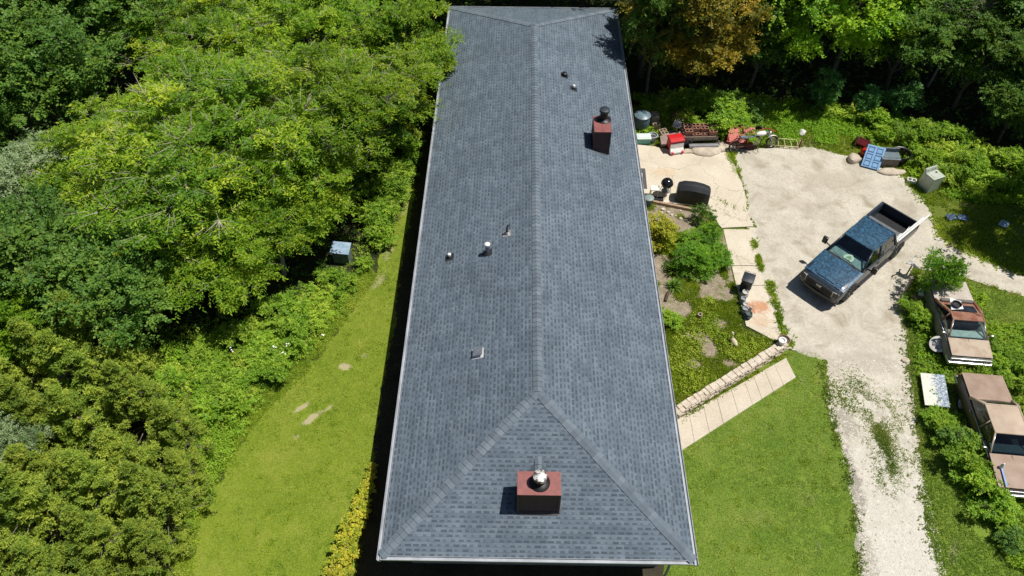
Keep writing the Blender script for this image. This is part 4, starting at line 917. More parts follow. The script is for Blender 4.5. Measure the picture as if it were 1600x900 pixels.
ground_leaves('undergrowth', [(11.5, 23.0), (14.4, 23.1), (17.2, 22.9), (17.2, 25.4), (11.8, 25.6)], 4500, 67, lf_bright, 0.14, 0.08, 0.05, thr=0.4)
ground_leaves('undergrowth', [(15.0, 1), (15.2, 8.6), (15.6, 12), (17, 13.6), (19.8, 12.8), (26, 10), (26, 1)], 15000, 64, lf_bright, 0.28, thr=0.45)
ground_leaves('undergrowth', [(4.9, 6.9), (9.6, 10.0), (8.6, 10.8), (8.5, 12.4), (7.4, 12.6), (6.6, 11.2), (5, 9.6)], 3600, 65, g_weed, 0.16, 0.08, 0.05, thr=0.38)
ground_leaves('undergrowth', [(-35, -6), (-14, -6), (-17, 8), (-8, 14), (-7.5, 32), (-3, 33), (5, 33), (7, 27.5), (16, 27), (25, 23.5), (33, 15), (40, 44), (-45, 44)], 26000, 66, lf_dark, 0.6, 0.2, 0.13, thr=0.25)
# white blossoms on the thicket
mb = MB(); rgb = random.Random(3)
for (x, y, z) in ((-10.1, 9.0, .9), (-9.7, 8.7, .85), (-9.6, 9.1, .9), (-8.35, 9.55, .9), (-11.8, 8.9, .85)):
    for k in range(3):
        mb.lathe([(0.0, 0.0), (0.032, 0.012), (0.0, 0.02)], (x+rgb.uniform(-.09, .09), y+rgb.uniform(-.09, .09), z+rgb.uniform(-.03, .1)), 7)
tag(mb.build('blossom', M('white_petal', (0.82, 0.82, 0.76), (0.7, 0.7, 0.6), 0.6)), 'scattered white blossoms on the bright thicket left of the lawn', 'flowers', kind='stuff')

# ================================================================== VEHICLES
m_rub = M('rubber', (0.018, 0.018, 0.018), (0.03, 0.029, 0.027), 0.85, scale=8)
m_chrome = M('chrome', (0.52, 0.53, 0.55), (0.34, 0.34, 0.35), 0.32, 0.9, scale=5)
m_dark = M('dark_interior', (0.045, 0.048, 0.052), (0.06, 0.062, 0.066), 0.8, scale=5)
m_blackpl = M('black_plastic', (0.014, 0.014, 0.016), (0.022, 0.022, 0.024), 0.42, scale=5)
m_glass = glass_mat('car_glass', (0.88, 0.95, 0.95))
m_glass_dk = glass_mat('dark_car_glass', (0.45, 0.52, 0.55))
def wheel(root, x, y, r, wd, side, rim_mat, name='wheel', hub=0.6):
    """tyre lying in the local YZ plane, outer face towards side*x"""
    mb = MB(); h = wd/2
    prof = [(r*hub, -h*0.9), (r*0.9, -h), (r*0.985, -h*0.75), (r, -h*0.35), (r, h*0.35), (r*0.985, h*0.75), (r*0.9, h), (r*hub, h*0.9)]
    mb.lathe(prof, (x, y, r), 30, 0, 'X'); w_ = mb.build(name, m_rub, root)
    mb = MB(); s = side
    mb.lathe([(r*hub, h*0.86*s), (r*hub*0.92, h*0.55*s), (r*0.2, h*0.45*s), (r*0.16, h*0.75*s), (0, h*0.78*s)], (x, y, r), 30, 0, 'X')
    for k in range(6):
        a = k*math.pi/3; c, sn = math.cos(a), math.sin(a)
        mb.tube((x+h*0.62*s, y+c*r*0.12, r+sn*r*0.12), (x+h*0.74*s, y+c*r*hub*0.93, r+sn*r*hub*0.93), r*0.055, r*0.07, 6)
    mb.build('rim', rim_mat, w_)
    return w_
def ring(y, wb, zb, wm, zm, wt, zt, cr=0.03, inset=0.06):
    return [(-wb, y, zb), (-wm, y, (zb+zm)/2), (-wm, y, zm), (-wt, y, zt-0.03), (-wt+inset, y, zt), (-wt*0.4, y, zt+cr), (wt*0.4, y, zt+cr), (wt-inset, y, zt), (wt, y, zt-0.03), (wm, y, zm), (wm, y, (zb+zm)/2), (wb, y, zb)]

def pickup():
    # paint: blue-black with blue and grey noise mottling in the base colour
    mt, n, b = new_mat('mottled_blue_paint')
    co = objco(n); f1 = noise(n, co, 7.5, 8, 0.78, 0.4); f2 = noise(n, co, 17.0, 5, 0.7)
    geo = N(n, 'ShaderNodeNewGeometry')
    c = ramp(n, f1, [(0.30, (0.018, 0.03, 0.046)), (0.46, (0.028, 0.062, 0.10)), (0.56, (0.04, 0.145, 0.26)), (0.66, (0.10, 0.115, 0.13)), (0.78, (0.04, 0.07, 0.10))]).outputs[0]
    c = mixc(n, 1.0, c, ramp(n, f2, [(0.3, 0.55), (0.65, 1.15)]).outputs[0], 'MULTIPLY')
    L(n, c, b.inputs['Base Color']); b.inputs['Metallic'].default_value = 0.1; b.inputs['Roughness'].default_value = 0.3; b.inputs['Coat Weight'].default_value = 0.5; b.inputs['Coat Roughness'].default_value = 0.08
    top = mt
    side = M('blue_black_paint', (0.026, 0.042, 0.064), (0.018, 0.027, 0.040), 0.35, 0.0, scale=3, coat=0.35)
    t = thing('pickup_truck', 'dark blue crew-cab pickup truck with mottled paint parked on the pale yard', 'truck', (14.12, 14.5, 0.02), math.atan2(0.745, -0.667)); t.scale = (.965, .965, .965)
    W = 1.0
    mb = MB()      # cab, doors, hood in one lofted body
    st = [ring(2.98, .84, .55, .90, .80, .84, 1.00, .03), ring(2.86, .90, .45, .97, .82, .93, 1.10, .04), ring(2.5, .95, .42, 1.0, .85, .965, 1.17, .055), ring(1.9, .95, .42, 1.0, .88, .965, 1.21, .06), ring(1.32, .95, .42, 1.0, .9, .965, 1.26, .05),
          ring(1.26, .95, .42, 1.0, .9, .965, 1.27, -.5), ring(0.4, .95, .42, 1.0, .9, .965, 1.27, -.6), ring(-1.30, .95, .42, 1.0, .9, .965, 1.28, -.5), ring(-1.36, .95, .42, 1.0, .9, .965, 1.28, .0), ring(-1.42, .93, .45, .99, .9, .955, 1.26, .0)]
    mb.loft(st, 0); mb.build('body', side, t)
    mb = MB()      # hood panel with two raised flanks and a centre bulge
    a = [(-.80, 2.80, 1.17), (.80, 2.80, 1.17), (.86, 1.36, 1.315), (-.86, 1.36, 1.315)]
    mb.sheet(a, 0.03, 12, 6, 0.035); mb.sheet([(-.42, 2.72, 1.215), (.42, 2.72, 1.215), (.52, 1.46, 1.352), (-.52, 1.46, 1.352)], 0.04, 6, 4, 0.022)
    for s in (-1, 1): mb.tube((s*.52, 2.6, 1.215), (s*.60, 1.45, 1.345), .035, .03, 8)
    mb.build('hood', top, t)
    mb = MB()
    for s in (-1, 1):
        mb.sheet([(s*.985, 2.75, 1.10), (s*.985, 1.30, 1.265), (s*.87, 1.30, 1.29), (s*.82, 2.75, 1.14)][::s], 0.02, 4, 2, 0.012)
    mb.build('fender', top, t)
    # cabin
    R_ = [(-.70, .52, 1.93), (.70, .52, 1.93), (.72, -1.14, 1.94), (-.72, -1.14, 1.94)]
    B_ = [(-.90, 1.30, 1.27), (.90, 1.30, 1.27), (.93, -1.38, 1.29), (-.93, -1.38, 1.29)]
    mb = MB(); mb.sheet([R_[3], R_[2], R_[1], R_[0]], 0.05, 10, 8, 0.05)
    # drip rails round the roof edge
    for i in range(4): mb.tube(R_[i], R_[(i+1) % 4], 0.04, None, 8)
    mb.build('roof', top, t)
    for i, r in ((0, .045), (1, .045), (2, .06), (3, .06)): MB().tube(B_[i], R_[i], r, r*.9, 8).build('pillar', side, t)
    for s in (-1, 1): MB().tube((s*.925, -.02, 1.28), (s*.715, -.12, 1.93), .05, .045, 8).build('pillar', side, t)
    def pane(name, q, m=m_glass, nu=6, nv=3, cr=0.03):
        c = sum((Vector(p) for p in q), Vector())/4
        q = [c + (Vector(p)-c)*0.955 for p in q]
        g = MB(); g.sheet(q, 0.006, nu, nv, cr); return g.build(name, m, t)
    pane('windshield', [B_[1], B_[0], R_[0], R_[1]], m_glass, 8, 4, 0.05)
    pane('rear_window', [B_[3], B_[2], R_[2], R_[3]], m_glass_dk)
    for s in (-1, 1):
        p1 = [(s*.905, 1.17, 1.28), (s*.925, .02, 1.285), (s*.72, -.08, 1.91), (s*.715, .5, 1.91)]
        p2 = [(s*.925, -.07, 1.285), (s*.93, -1.25, 1.29), (s*.735, -1.10, 1.91), (s*.72, -.17, 1.91)]
        for p in (p1, p2): pane('side_window', p[::s], m_glass_dk, 4, 2, 0.01)
    # interior: dash, seats, steering wheel
    mb = MB(); mb.box((0, .92, 1.17), (1.6, .68, .22), bev=.05); mb.build('dashboard', M('grey_dash', (0.26, 0.36, 0.35), (0.16, 0.22, 0.22), 0.7, scale=4), t)
    for sx in (-.42, .42):
        mb = MB(); mb.box((sx, -.05, 1.0), (.55, .55, .2), bev=.06); mb.box((sx, -.32, 1.33), (.52, .16, .68), bev=.06); mb.build('seat', m_dark, t)
    mb = MB(); mb.box((0, -1.0, 1.15), (1.4, .2, .75), bev=.06); mb.build('rear_bench', m_dark, t)
    mb = MB(); mb.lathe([(.19, -.015), (.205, 0), (.19, .015), (.175, 0), (.19, -.015)], (-.42, .52, 1.34), 24, 0, rot=Matrix.Rotation(R(-62), 3, 'X')); mb.build('steering_wheel', m_blackpl, t)
    mb = MB()      # pale shield-shaped ornament on the dash
    sh = [(0, -.20), (.13, -.10), (.19, .06), (.15, .17), (.05, .13), (0, .16), (-.05, .13), (-.15, .17), (-.19, .06), (-.13, -.10)]
    mb.prism([(x*1.25-.05, y*1.25+.98) for x, y in sh], 1.30, 1.315); mb.prism([(x*.6-.05, y*.6+.98) for x, y in sh], 1.316, 1.325, 1)
    mb.build('dash_ornament', [M('pale_cream', (0.75, 0.78, 0.62), (0.6, 0.65, 0.5), 0.5), M('sage_green', (0.30, 0.42, 0.22), None, 0.5)], t)
    # nose
    mb = MB(); mb.box((0, 2.985, .86), (1.28, .06, .40), bev=.02)
    for k in range(5): mb.box((0, 3.02, .72+k*.07), (1.2, .03, .03), bev=.008)
    mb.build('grille', m_blackpl, t)
    mb = MB(); mb.box((0, 3.045, .93), (.24, .02, .11), bev=.006); mb.build('badge', M('badge_grey', (0.30, 0.29, 0.28), (0.2, 0.19, 0.19), 0.35, 0.6), t)
    for s in (-1, 1):
        mb = MB(); mb.box((s*.79, 2.93, .93), (.30, .14, .30), bev=.04); h = mb.build('headlight', m_blackpl, t)
        mb = MB(); mb.path([(s*.67, 3.01, .80), (s*.67, 3.01, 1.06), (s*.92, 2.97, 1.06), (s*.92, 2.97, .80)], .014, 6); mb.build('light_strip', M('lamp_lens', (0.8, 0.8, 0.76), (0.6, 0.6, 0.58), 0.15), h)
    mb = MB(); mb.loft([[(x, y, z) for (y, z) in ((2.90, .40), (3.06, .42), (3.10, .52), (3.08, .64), (2.92, .66))] for x in (-.96, -.6, 0, .6, .96)], 0, True, True, False)
    for i, p in enumerate(mb.v):
        mb.v[i] = (p[0], p[1]-0.22*(abs(p[0])/.96)**3, p[2])
    mb.build('front_bumper', m_blackpl, t)
    # windscreen base cowl and wipers
    mb = MB(); mb.box((0, 1.34, 1.305), (1.66, .12, .02), bev=.006); mb.path([(-.6, 1.34, 1.325), (-.1, 1.20, 1.375)], .01, 5); mb.path([(.1, 1.34, 1.325), (.6, 1.20, 1.375)], .01, 5); mb.build('cowl', m_blackpl, t)
    # towing mirrors
    for s in (-1, 1):
        mb = MB(); mb.path([(s*.94, .98, 1.30), (s*1.16, .99, 1.36)], .035, 8); mb.box((s*1.24, .98, 1.44), (.24, .13, .36), bev=.05); mb.build('mirror', m_blackpl, t)
    # bed: floor, two double walls, headboard, tailgate
    bed = MB()
    for s in (-1, 1):
        bed.loft([[(s*.90, y, .45), (s*1.0, y, .7), (s*1.0, y, .95), (s*.975, y, 1.32), (s*.95, y, 1.36), (s*.85, y, 1.36), (s*.83, y, 1.33), (s*.83, y, .80), (s*.83, y, .45)] for y in (-1.47, -2.4, -3.30)], 0)
    bed.box((0, -1.49, 1.05), (1.664, .05, .58)); bed.box((0, -2.4, .78), (1.656, 1.78, .05)); 
    bd = bed.build('bed', side, t)
    mb = MB(); mb.box((0, -2.42, .815), (1.60, 1.66, .012)); 
    for k in range(9): mb.box((-.72+k*.18, -2.42, .828), (.07, 1.64, .014), bev=.004)
    mb.build('bed_liner', m_blackpl, bd)
    mb = MB(); mb.box((0, -3.33, .98), (1.86, .07, .72), bev=.02); mb.box((0, -3.375, 1.05), (.30, .02, .09), bev=.006); mb.build('tailgate', side, t)
    mb = MB(); mb.box((0, -3.42, .58), (1.9, .16, .2), bev=.03); mb.build('rear_bumper', m_chrome, t)
    for s in (-1, 1):
        mb = MB(); mb.box((s*.95, -3.34, 1.02), (.12, .06, .42), bev=.02); mb.build('tail_light', M('red_lens', (0.35, 0.02, 0.02), None, 0.2), t)
    mb = MB(); mb.box((0, -1.80, 1.30), (1.62, .52, .10), bev=.02); mb.box((0, -1.80, 1.08), (1.58, .48, .38), bev=.02)
    for s in (-1, 1): mb.box((s*.5, -1.80, 1.365), (.1, .06, .03), bev=.008)
    mb.build('tool_box', M('grey_tool_box', (0.16, 0.17, 0.18), (0.11, 0.115, 0.12), 0.55, 0.2, scale=7), t)
    for yy in (1.94, -1.94):
        for s in (-1, 1):
            wheel(t, s*.90, yy, .42, .28, s, M('dark_rim', (0.16, 0.16, 0.17), (0.08, 0.08, 0.085), 0.35, 0.8))
            mb = MB()
            for k in range(13):
                a = math.pi*k/12; b = math.pi*(k+1)/12
                if k < 12: mb.tube((s*.985, yy+.50*math.cos(a), .45+.50*math.sin(a)), (s*.985, yy+.50*math.cos(b), .45+.50*math.sin(b)), .055, None, 7)
            mb.build('wheel_arch', m_blackpl, t)
    for s in (-1, 1):
        mb = MB(); mb.box((s*1.0, 0, .42), (.16, 2.5, .05), bev=.02); mb.build('running_board', m_blackpl, t)
        for yy in (.05, -1.15):
            mb = MB(); mb.box((s*1.008, yy, 1.08), (.03, .18, .035), bev=.01); mb.build('door_handle', m_blackpl, t)
    return t
truck = pickup()
# long white pipe and a bundle of pale sticks laid over the bed rail
tm = Matrix.Translation(truck.location) @ Matrix.Rotation(truck.rotation_euler.z, 4, 'Z') @ Matrix.Scale(.965, 4)
def in_truck(p): return tuple(tm @ Vector(p))
pp = thing('white_plank', 'long white plank resting on the left bed rail of the pickup, sticking out behind', 'plank', (0, 0, 0))
mb = MB(); a, b = Vector((-.93, -1.35, 1.415)), Vector((-1.0, -4.0, 1.45))
for (p, q, r) in ((a, b, .05), (a+Vector((.1, .05, .0)), b+Vector((.09, .3, .0)), .035)): mb.tube(in_truck(p), in_truck(q), r, r*.9, 8)
c = (a+b)/2; mb.box(in_truck(c+Vector((-.015, 0.12, .045))), (.05, 2.2, .02), rz=truck.rotation_euler.z - 0.02, bev=.006)
mb.build('board', m_pvc, pp)
for k in range(9):
    q = random.Random(k); mb = MB(); p = Vector((-.80+q.uniform(-.07, .06), -1.9+q.uniform(-.5, .3), 1.385)); d = Vector((q.uniform(-.1, .1), q.uniform(-.45, .45), q.uniform(0, .06)))
    mb.tube(in_truck(p), in_truck(p+d), .018, .014, 6); tag(mb.build('white_stick', m_pvc), 'pale stick in the loose bundle beside the white plank on the bed rail', 'stick', 'pale sticks on the bed rail')

def old_sedan(name, label, loc, rz, paint_top, paint_side, roofm, Ln=5.2, W=1.86, hood=1.45, deck=1.15, glassm=m_glass, sc=1.0, fastback=False, rear_paint=None):
    t = thing(name, label, 'car', loc, rz); h = W/2; f = Ln/2; r = -Ln/2; yc = f-hood; yd = r+deck
    mb = MB()
    mb.loft([ring(f, h*.86, .42, h*.9, .58, h*.88, .72, .01), ring(f-.10, h*.92, .34, h*.97, .62, h*.94, .80, .015), ring(f-.7, h*.93, .30, h, .66, h*.95, .86, .02), ring(yc, h*.93, .28, h, .68, h*.95, .90, .0), ring(yc-.06, h*.93, .28, h, .68, h*.95, .90, -.4),
             ring(0, h*.93, .28, h, .68, h*.955, .91, -.45), ring(yd+.06, h*.93, .28, h, .68, h*.95, .92, -.4), ring(yd, h*.93, .28, h, .68, h*.95, .92, 0), ring(r+.5, h*.93, .30, h, .66, h*.94, .92, .01), ring(r+.06, h*.92, .34, h*.96, .62, h*.92, .88, .01), ring(r, h*.87, .42, h*.9, .56, h*.88, .78, .0)])
    mb.build('body', paint_side, t)
    mb = MB(); mb.sheet([(-h*.91, f-.05, .835), (-h*.92, yc-.02, .955), (h*.92, yc-.02, .955), (h*.91, f-.05, .835)][::-1], .02, 6, 6, .035); mb.tube((0, f-.1, .80), (0, yc, .968), .014, .018, 6); mb.build('hood', paint_top, t)
    mb = MB(); mb.sheet([(-h*.92, yd+.05, .965), (-h*.90, r+.03, .93), (h*.90, r+.03, .93), (h*.92, yd+.05, .965)][::-1], .02, 8, 5, .03)
    mb.tube((0, yd, .965), (0, r+.08, .915), .012, None, 6); mb.build('trunk_lid', rear_paint or paint_top, t)
    rb = 1.0 if fastback else .5
    R_ = [(-h*.70, yc-.62, 1.39), (h*.70, yc-.62, 1.39), (h*.71, yd+rb, 1.39), (-h*.71, yd+rb, 1.39)]
    B_ = [(-h*.88, yc, .91), (h*.88, yc, .91), (h*.90, yd-.02, .925), (-h*.90, yd-.02, .925)]
    mb = MB(); mb.sheet([R_[3], R_[2], R_[1], R_[0]], .04, 8, 8, .085)
    for i in range(4): mb.tube(R_[i], R_[(i+1) % 4], .03, None, 8)
    mb.build('roof', roofm, t)
    for i, q in ((0, .03), (1, .03), (2, .07), (3, .07)): MB().tube(B_[i], R_[i], q, q*.9, 8).build('pillar', roofm, t)
    for s in (-1, 1): MB().tube((s*h*.9, (yc+yd)/2+.05, .91), (s*h*.71, (yc+yd)/2+.05, 1.39), .035, .03, 8).build('pillar', roofm, t)
    def pane(nm, q, cr=.03, nu=6, gm=None):
        c = sum((Vector(p) for p in q), Vector())/4; q = [c+(Vector(p)-c)*.94 for p in q]
        g = MB(); g.sheet(q, .006, nu, 3, cr); return g.build(nm, gm or glassm, t)
    pane('windshield', [B_[1], B_[0], R_[0], R_[1]], .05); 
    if fastback:        # painted rear panel with a smaller window let into its upper half
        bl, br, tr, tl_ = (Vector(p) for p in (B_[3], B_[2], R_[2], R_[3]))
        g = MB(); g.sheet([bl, br, tr, tl_], .03, 6, 3, .02); g.build('rear_panel', roofm, t)
        up_ = Vector((0, 0, .035)); pane('rear_window', [bl.lerp(tl_, .42)*1+up_+Vector((.13, 0, 0)), br.lerp(tr, .42)+up_-Vector((.13, 0, 0)), br.lerp(tr, .95)+up_-Vector((.12, 0, 0)), bl.lerp(tl_, .95)+up_+Vector((.12, 0, 0))], .02, 6, M('tinted_back_glass', (0.020, 0.026, 0.045), (0.03, 0.04, 0.065), 0.08, scale=3))
    else: pane('rear_window', [B_[3], B_[2], R_[2], R_[3]], .06)
    ym = (yc+yd)/2+.05
    for s in (-1, 1):
        for q in ([(s*h*.885, yc-.08, .92), (s*h*.9, ym+.05, .92), (s*h*.72, ym+.04, 1.36), (s*h*.715, yc-.64, 1.36)], [(s*h*.9, ym-.05, .92), (s*h*.905, yd+.05, .93), (s*h*.725, yd+rb+.02, 1.36), (s*h*.72, ym-.04, 1.36)]): pane('side_window', q[::s], .01, 3)
    # bright trim round windscreen, rear window, beltline
    mb = MB()
    for q in ([B_[0], B_[1], R_[1], R_[0]], [B_[2], B_[3], R_[3], R_[2]])[:1 if fastback else 2]:
        c = sum((Vector(p) for p in q), Vector())/4; q = [c+(Vector(p)-c)*.965+Vector((0, 0, .015)) for p in q]
        for i in range(4): mb.tube(q[i], q[(i+1) % 4], .016, None, 6)
    for s in (-1, 1): mb.tube((s*h*.965, yc+.1, .885), (s*h*.965, yd, .90), .014, None, 6)
    mb.build('chrome_trim', m_chrome, t)
    mb = MB(); mb.box((0, yc-.30, .86), (W*.78, .35, .14), bev=.04); mb.build('dashboard', M('faded_dash', (0.42, 0.48, 0.44), (0.28, 0.33, 0.30), 0.8), t)
    for yy in (ym+.45, ym-.65):
        mb = MB(); mb.box((0, yy, .62), (W*.76, .5, .2), bev=.06); mb.box((0, yy-.28, .88), (W*.76, .16, .5), bev=.06); mb.build('seat_bench', M('worn_seat', (0.17, 0.16, 0.14), (0.1, 0.09, 0.08), 0.85), t)
    if not fastback:
        mb = MB(); mb.box((0, yd+.28, .90), (W*.80, .5, .05), bev=.01); mb.build('parcel_shelf', M('dusty_shelf', (0.20, 0.22, 0.19), (0.13, 0.14, 0.12), 0.8), t)
    for yy, s_ in ((f+.05, 1), (r-.05, -1)):
        mb = MB(); mb.box((0, yy, .50), (W*.98, .12, .15), bev=.04)
        for s in (-1, 1): mb.box((s*h*.93, yy-s_*.16, .50), (.10, .36, .15), bev=.03)
        mb.build('bumper', m_chrome, t)
    mb = MB(); mb.box((0, f+.012, .66), (W*.5, .03, .14), bev=.01)
    for k in range(9): mb.box((-W*.22+k*W*.055, f+.03, .66), (.015, .02, .12))
    mb.build('grille', m_chrome, t)
    for s in (-1, 1):
        mb = MB(); mb.box((s*h*.70, f+.012, .66), (.36, .04, .14), bev=.015); mb.build('headlight', M('dull_lens', (0.55, 0.55, 0.52), (0.35, 0.35, 0.33), 0.25), t)
        mb = MB(); mb.box((s*h*.66, r-.012, .68), (.40, .04, .15), bev=.015); mb.build('tail_light', MATS['red_lens'], t)
        mb = MB(); mb.path([(s*h*.93, yc-.22, .95), (s*(h+.06), yc-.2, 1.0)], .015, 6); mb.box((s*(h+.08), yc-.2, 1.02), (.12, .07, .10), bev=.025); mb.build('mirror', m_galv, t)
        for yy in (ym+.2, ym-.75):
            mb = MB(); mb.box((s*(h+.006), yy, .78), (.02, .14, .03), bev=.008); mb.build('door_handle', m_chrome, t)
        for yy in (f-.92, r+1.05):
            wheel(t, s*(h-.12), yy, .33, .2, s, m_galv)
    t.scale = (sc, sc, sc)
    return t
m_rust = M('rusted_roof', (0.235, 0.085, 0.050), (0.36, 0.22, 0.15), 0.85, scale=2.2, bmp=0.004, lo=0.38, hi=0.60)
m_oldbeige = M('faded_beige_paint', (0.45, 0.36, 0.27), (0.31, 0.20, 0.13), 0.7, scale=2.4, lo=0.30, hi=0.56)
m_oldgreen = M('faded_green_side', (0.22, 0.24, 0.21), (0.14, 0.13, 0.11), 0.6, scale=3)
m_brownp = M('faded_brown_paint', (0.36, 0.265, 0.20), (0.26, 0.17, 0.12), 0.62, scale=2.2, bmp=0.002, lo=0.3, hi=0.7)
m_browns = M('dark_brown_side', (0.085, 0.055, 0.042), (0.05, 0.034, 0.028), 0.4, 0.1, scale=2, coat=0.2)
car1 = old_sedan('rusty_car', 'rusty abandoned sedan with a red-brown roof and faded beige hood', (17.25, 10.98, 0), R(180-5), m_oldbeige, m_oldgreen, m_rust, 3.95, 1.70, .80, 1.15, m_glass, fastback=True, rear_paint=M('pale_grey_hood', (0.52, 0.47, 0.42), (0.40, 0.34, 0.29), 0.7, scale=2))
car2 = old_sedan('brown_car', 'long faded brown sedan parked in the shrubs with blue tape on its hood', (16.86, 5.85, 0), R(180-5), m_brownp, m_browns, M('sunbaked_tan_roof', (0.50, 0.40, 0.31), (0.38, 0.28, 0.20), 0.65, scale=1.5), 4.75, 1.66, 1.25, 1.2, m_glass_dk)
for xx in (.52, -.42):
    mb = MB(); mb.box((xx, 1.95, .945), (.06, .75, .006), rot=Matrix.Rotation(-.10, 3, 'X')); mb.build('hood_tape', M('blue_tape', (0.12, 0.25, 0.55), (0.2, 0.32, 0.55), 0.5, scale=6), car2)
def on_car(o, p): return tuple(Matrix.Translation(o.location) @ Matrix.Rotation(o.rotation_euler.z, 4, 'Z') @ Vector(p))
# white bottle standing on the brown hood
p = on_car(car2, (.52, 1.62, .925)); mb = MB(); mb.lathe([(0, 0), (.055, 0), (.06, .02), (.06, .16), (.025, .22), (.025, .27), (0, .27)], p, 16)
tag(mb.build('bottle', m_pvc), 'white bottle standing on the hood of the brown sedan', 'bottle')
# black bowl on a white rag with a stick on the rusty roof
p = on_car(car1, (.35, -.12, 1.45)); t = thing('oil_pan', 'black round pan on a white rag on the rusty car roof', 'pan', p)
mb = MB(); mb.lathe([(0, .02), (.13, .02), (.17, .10), (.19, .10), (.15, .0), (0, .0)], (0, 0, .012), 20); mb.build('pan', m_blackpl, t)
t = thing('rag', 'white rag spread under the black pan on the rusty car roof', 'cloth', p)
mb = MB(); mb.sheet([(-.26, -.22, 0), (.24, -.18, .004), (.28, .22, .006), (-.10, .42, .01)], .008, 6, 6, .012); mb.build('cloth', m_pvc, t)
p = on_car(car1, (.1, .05, 1.455)); mb = MB(); mb.tube(p, (p[0]+.55, p[1]-.32, p[2]-.005), .014, .01, 6); tag(mb.build('wiper_arm', m_dark), 'thin dark wiper arm lying beside the black pan on the rusty roof', 'wiper')
# white-wall spare wheel leaning against the rusty car
qr = Vector((-1, 0, 0)).rotation_difference(Vector((-.35, -.5, .8)).normalized())
t = thing('spare_wheel', 'white-walled spare wheel leaning against the front wheel of the rusty car', 'wheel', Vector((16.22, 9.95, .42)) - qr @ Vector((0, 0, .34)), 0, None, qr.to_euler())
w_ = wheel(t, 0, 0, .34, .19, -1, m_galv, 'tyre', .62)
mb = MB(); mb.lathe([(.325, -.098), (.30, -.102), (.225, -.099)], (0, 0, .34), 30, 0, 'X'); mb.build('white_wall', M('whitewall', (0.75, 0.74, 0.70), (0.55, 0.54, 0.5), 0.7), t)
# painted panel lying by the brown sedan
t = thing('painted_panel', 'large flat panel with peeling white paint leaning beside the brown sedan', 'panel', (15.42, 7.85, 0.0), R(-12))
mb = MB(); mb.box((0, 0, .30), (.85, 1.5, .04), rot=Matrix.Rotation(R(-9), 3, 'Y')); 
pm, n, b = new_mat('peeling_paint'); co = objco(n); f = noise(n, co, 6, 8, 0.75, 0.8)
st_ = N(n, 'ShaderNodeSeparateXYZ'); L(n, co, st_.inputs[0])
msk = mathn(n, 'ADD', mathn(n, 'MULTIPLY', st_.outputs[0], 0.5), mathn(n, 'ADD', f, 0.02))
L(n, mixc(n, ramp(n, msk, [(0.50, 0.0), (0.56, 1.0)]).outputs[0], (0.70, 0.69, 0.60), ramp(n, noise(n, co, 14, 4), [(0.35, (0.10, 0.13, 0.17)), (0.55, (0.34, 0.42, 0.50)), (0.7, (0.72, 0.74, 0.74))]).outputs[0]), b.inputs['Base Color']); b.inputs['Roughness'].default_value = 0.7
mb.build('board', pm, t)
mb = MB(); mb.box((-.30, .55, .12), (.06, .06, .24)); mb.box((.30, -.55, .15), (.06, .06, .30)); mb.build('prop', bark, t)

# ================================================================== YARD CLUTTER
m_block = M('cinder_block', (0.48, 0.38, 0.28), (0.34, 0.26, 0.19), 0.95, scale=6, bmp=0.006)
m_blockr = M('red_clay_block', (0.36, 0.19, 0.13), (0.26, 0.13, 0.09), 0.95, scale=6, bmp=0.006)
m_teal = M('teal_plastic', (0.13, 0.42, 0.35), (0.10, 0.34, 0.28), 0.4, scale=4)
m_lid = M('pale_mint_lid', (0.70, 0.82, 0.76), (0.6, 0.74, 0.68), 0.4, scale=4)
m_red = M('red_plastic', (0.62, 0.018, 0.022), (0.48, 0.015, 0.02), 0.38, scale=4)
m_white = M('white_plastic', (0.80, 0.79, 0.76), (0.66, 0.65, 0.62), 0.45, scale=5)
m_rustmetal = M('rusty_metal', (0.22, 0.10, 0.06), (0.12, 0.06, 0.045), 0.8, 0.3, scale=8)
m_wood = M('weathered_wood', (0.42, 0.34, 0.27), (0.28, 0.22, 0.17), 0.9, scale=7)
m_stone = M('limestone', (0.60, 0.52, 0.42), (0.42, 0.35, 0.27), 0.95, scale=3, bmp=0.02)
m_silver = M('dull_silver', (0.50, 0.52, 0.55), (0.32, 0.33, 0.35), 0.35, 0.7, scale=6)

def cinder(name, mat, lab, group, cat='block'):
    t = None
    mb = MB(); x, y, z = .20, .10, .10          # block body with two open cores
    xs = [-.2, -.165, -.02, .02, .165, .2]
    for sx, ex in ((-.2, -.165), (-.02, .02), (.165, .2)): mb.box(((sx+ex)/2, 0, 0), (ex-sx, .2, .2))
    for sx, ex in ((-.1645, -.0205), (.0205, .1645)):
        for sy in (-.083, .083): mb.box(((sx+ex)/2, sy, 0), (ex-sx, .034, .198))
    o = mb.build(name, mat); return tag(o, lab, cat, group)
def place_blocks(proto, spots, first=True):
    for i, (x, y, z, rz, rx) in enumerate(spots):
        o = proto if i == 0 else copy_tree(proto)
        o.location = (x, y, z); o.rotation_euler = (rx, 0, rz)
q = random.Random(21)
def heap(x, y, nx, ny, nz, rz, jit=.03, drop=0.15):
    out = []
    for k in range(nz):
        for j in range(ny):
            for i in range(nx):
                if k and q.random() < drop: continue
                dx, dy = (i-(nx-1)/2)*.43, (j-(ny-1)/2)*.23
                out.append((x+dx*math.cos(rz)-dy*math.sin(rz)+q.uniform(-jit, jit), y+dx*math.sin(rz)+dy*math.cos(rz)+q.uniform(-jit, jit), .105+.203*k, rz+q.uniform(-.12, .12), q.choice((0, 0, 0, 0))))
    return out
place_blocks(cinder('cinder_block', m_block, 'tan hollow block in the pile behind the red and white toy box', 'tan blocks behind the toy box'), heap(7.05, 23.35, 2, 3, 2, .25) + [(7.75, 23.7, .105, 1.3, 0), (7.75, 23.7, .308, 1.4, 0), (7.78, 23.75, .51, 1.25, 0)])
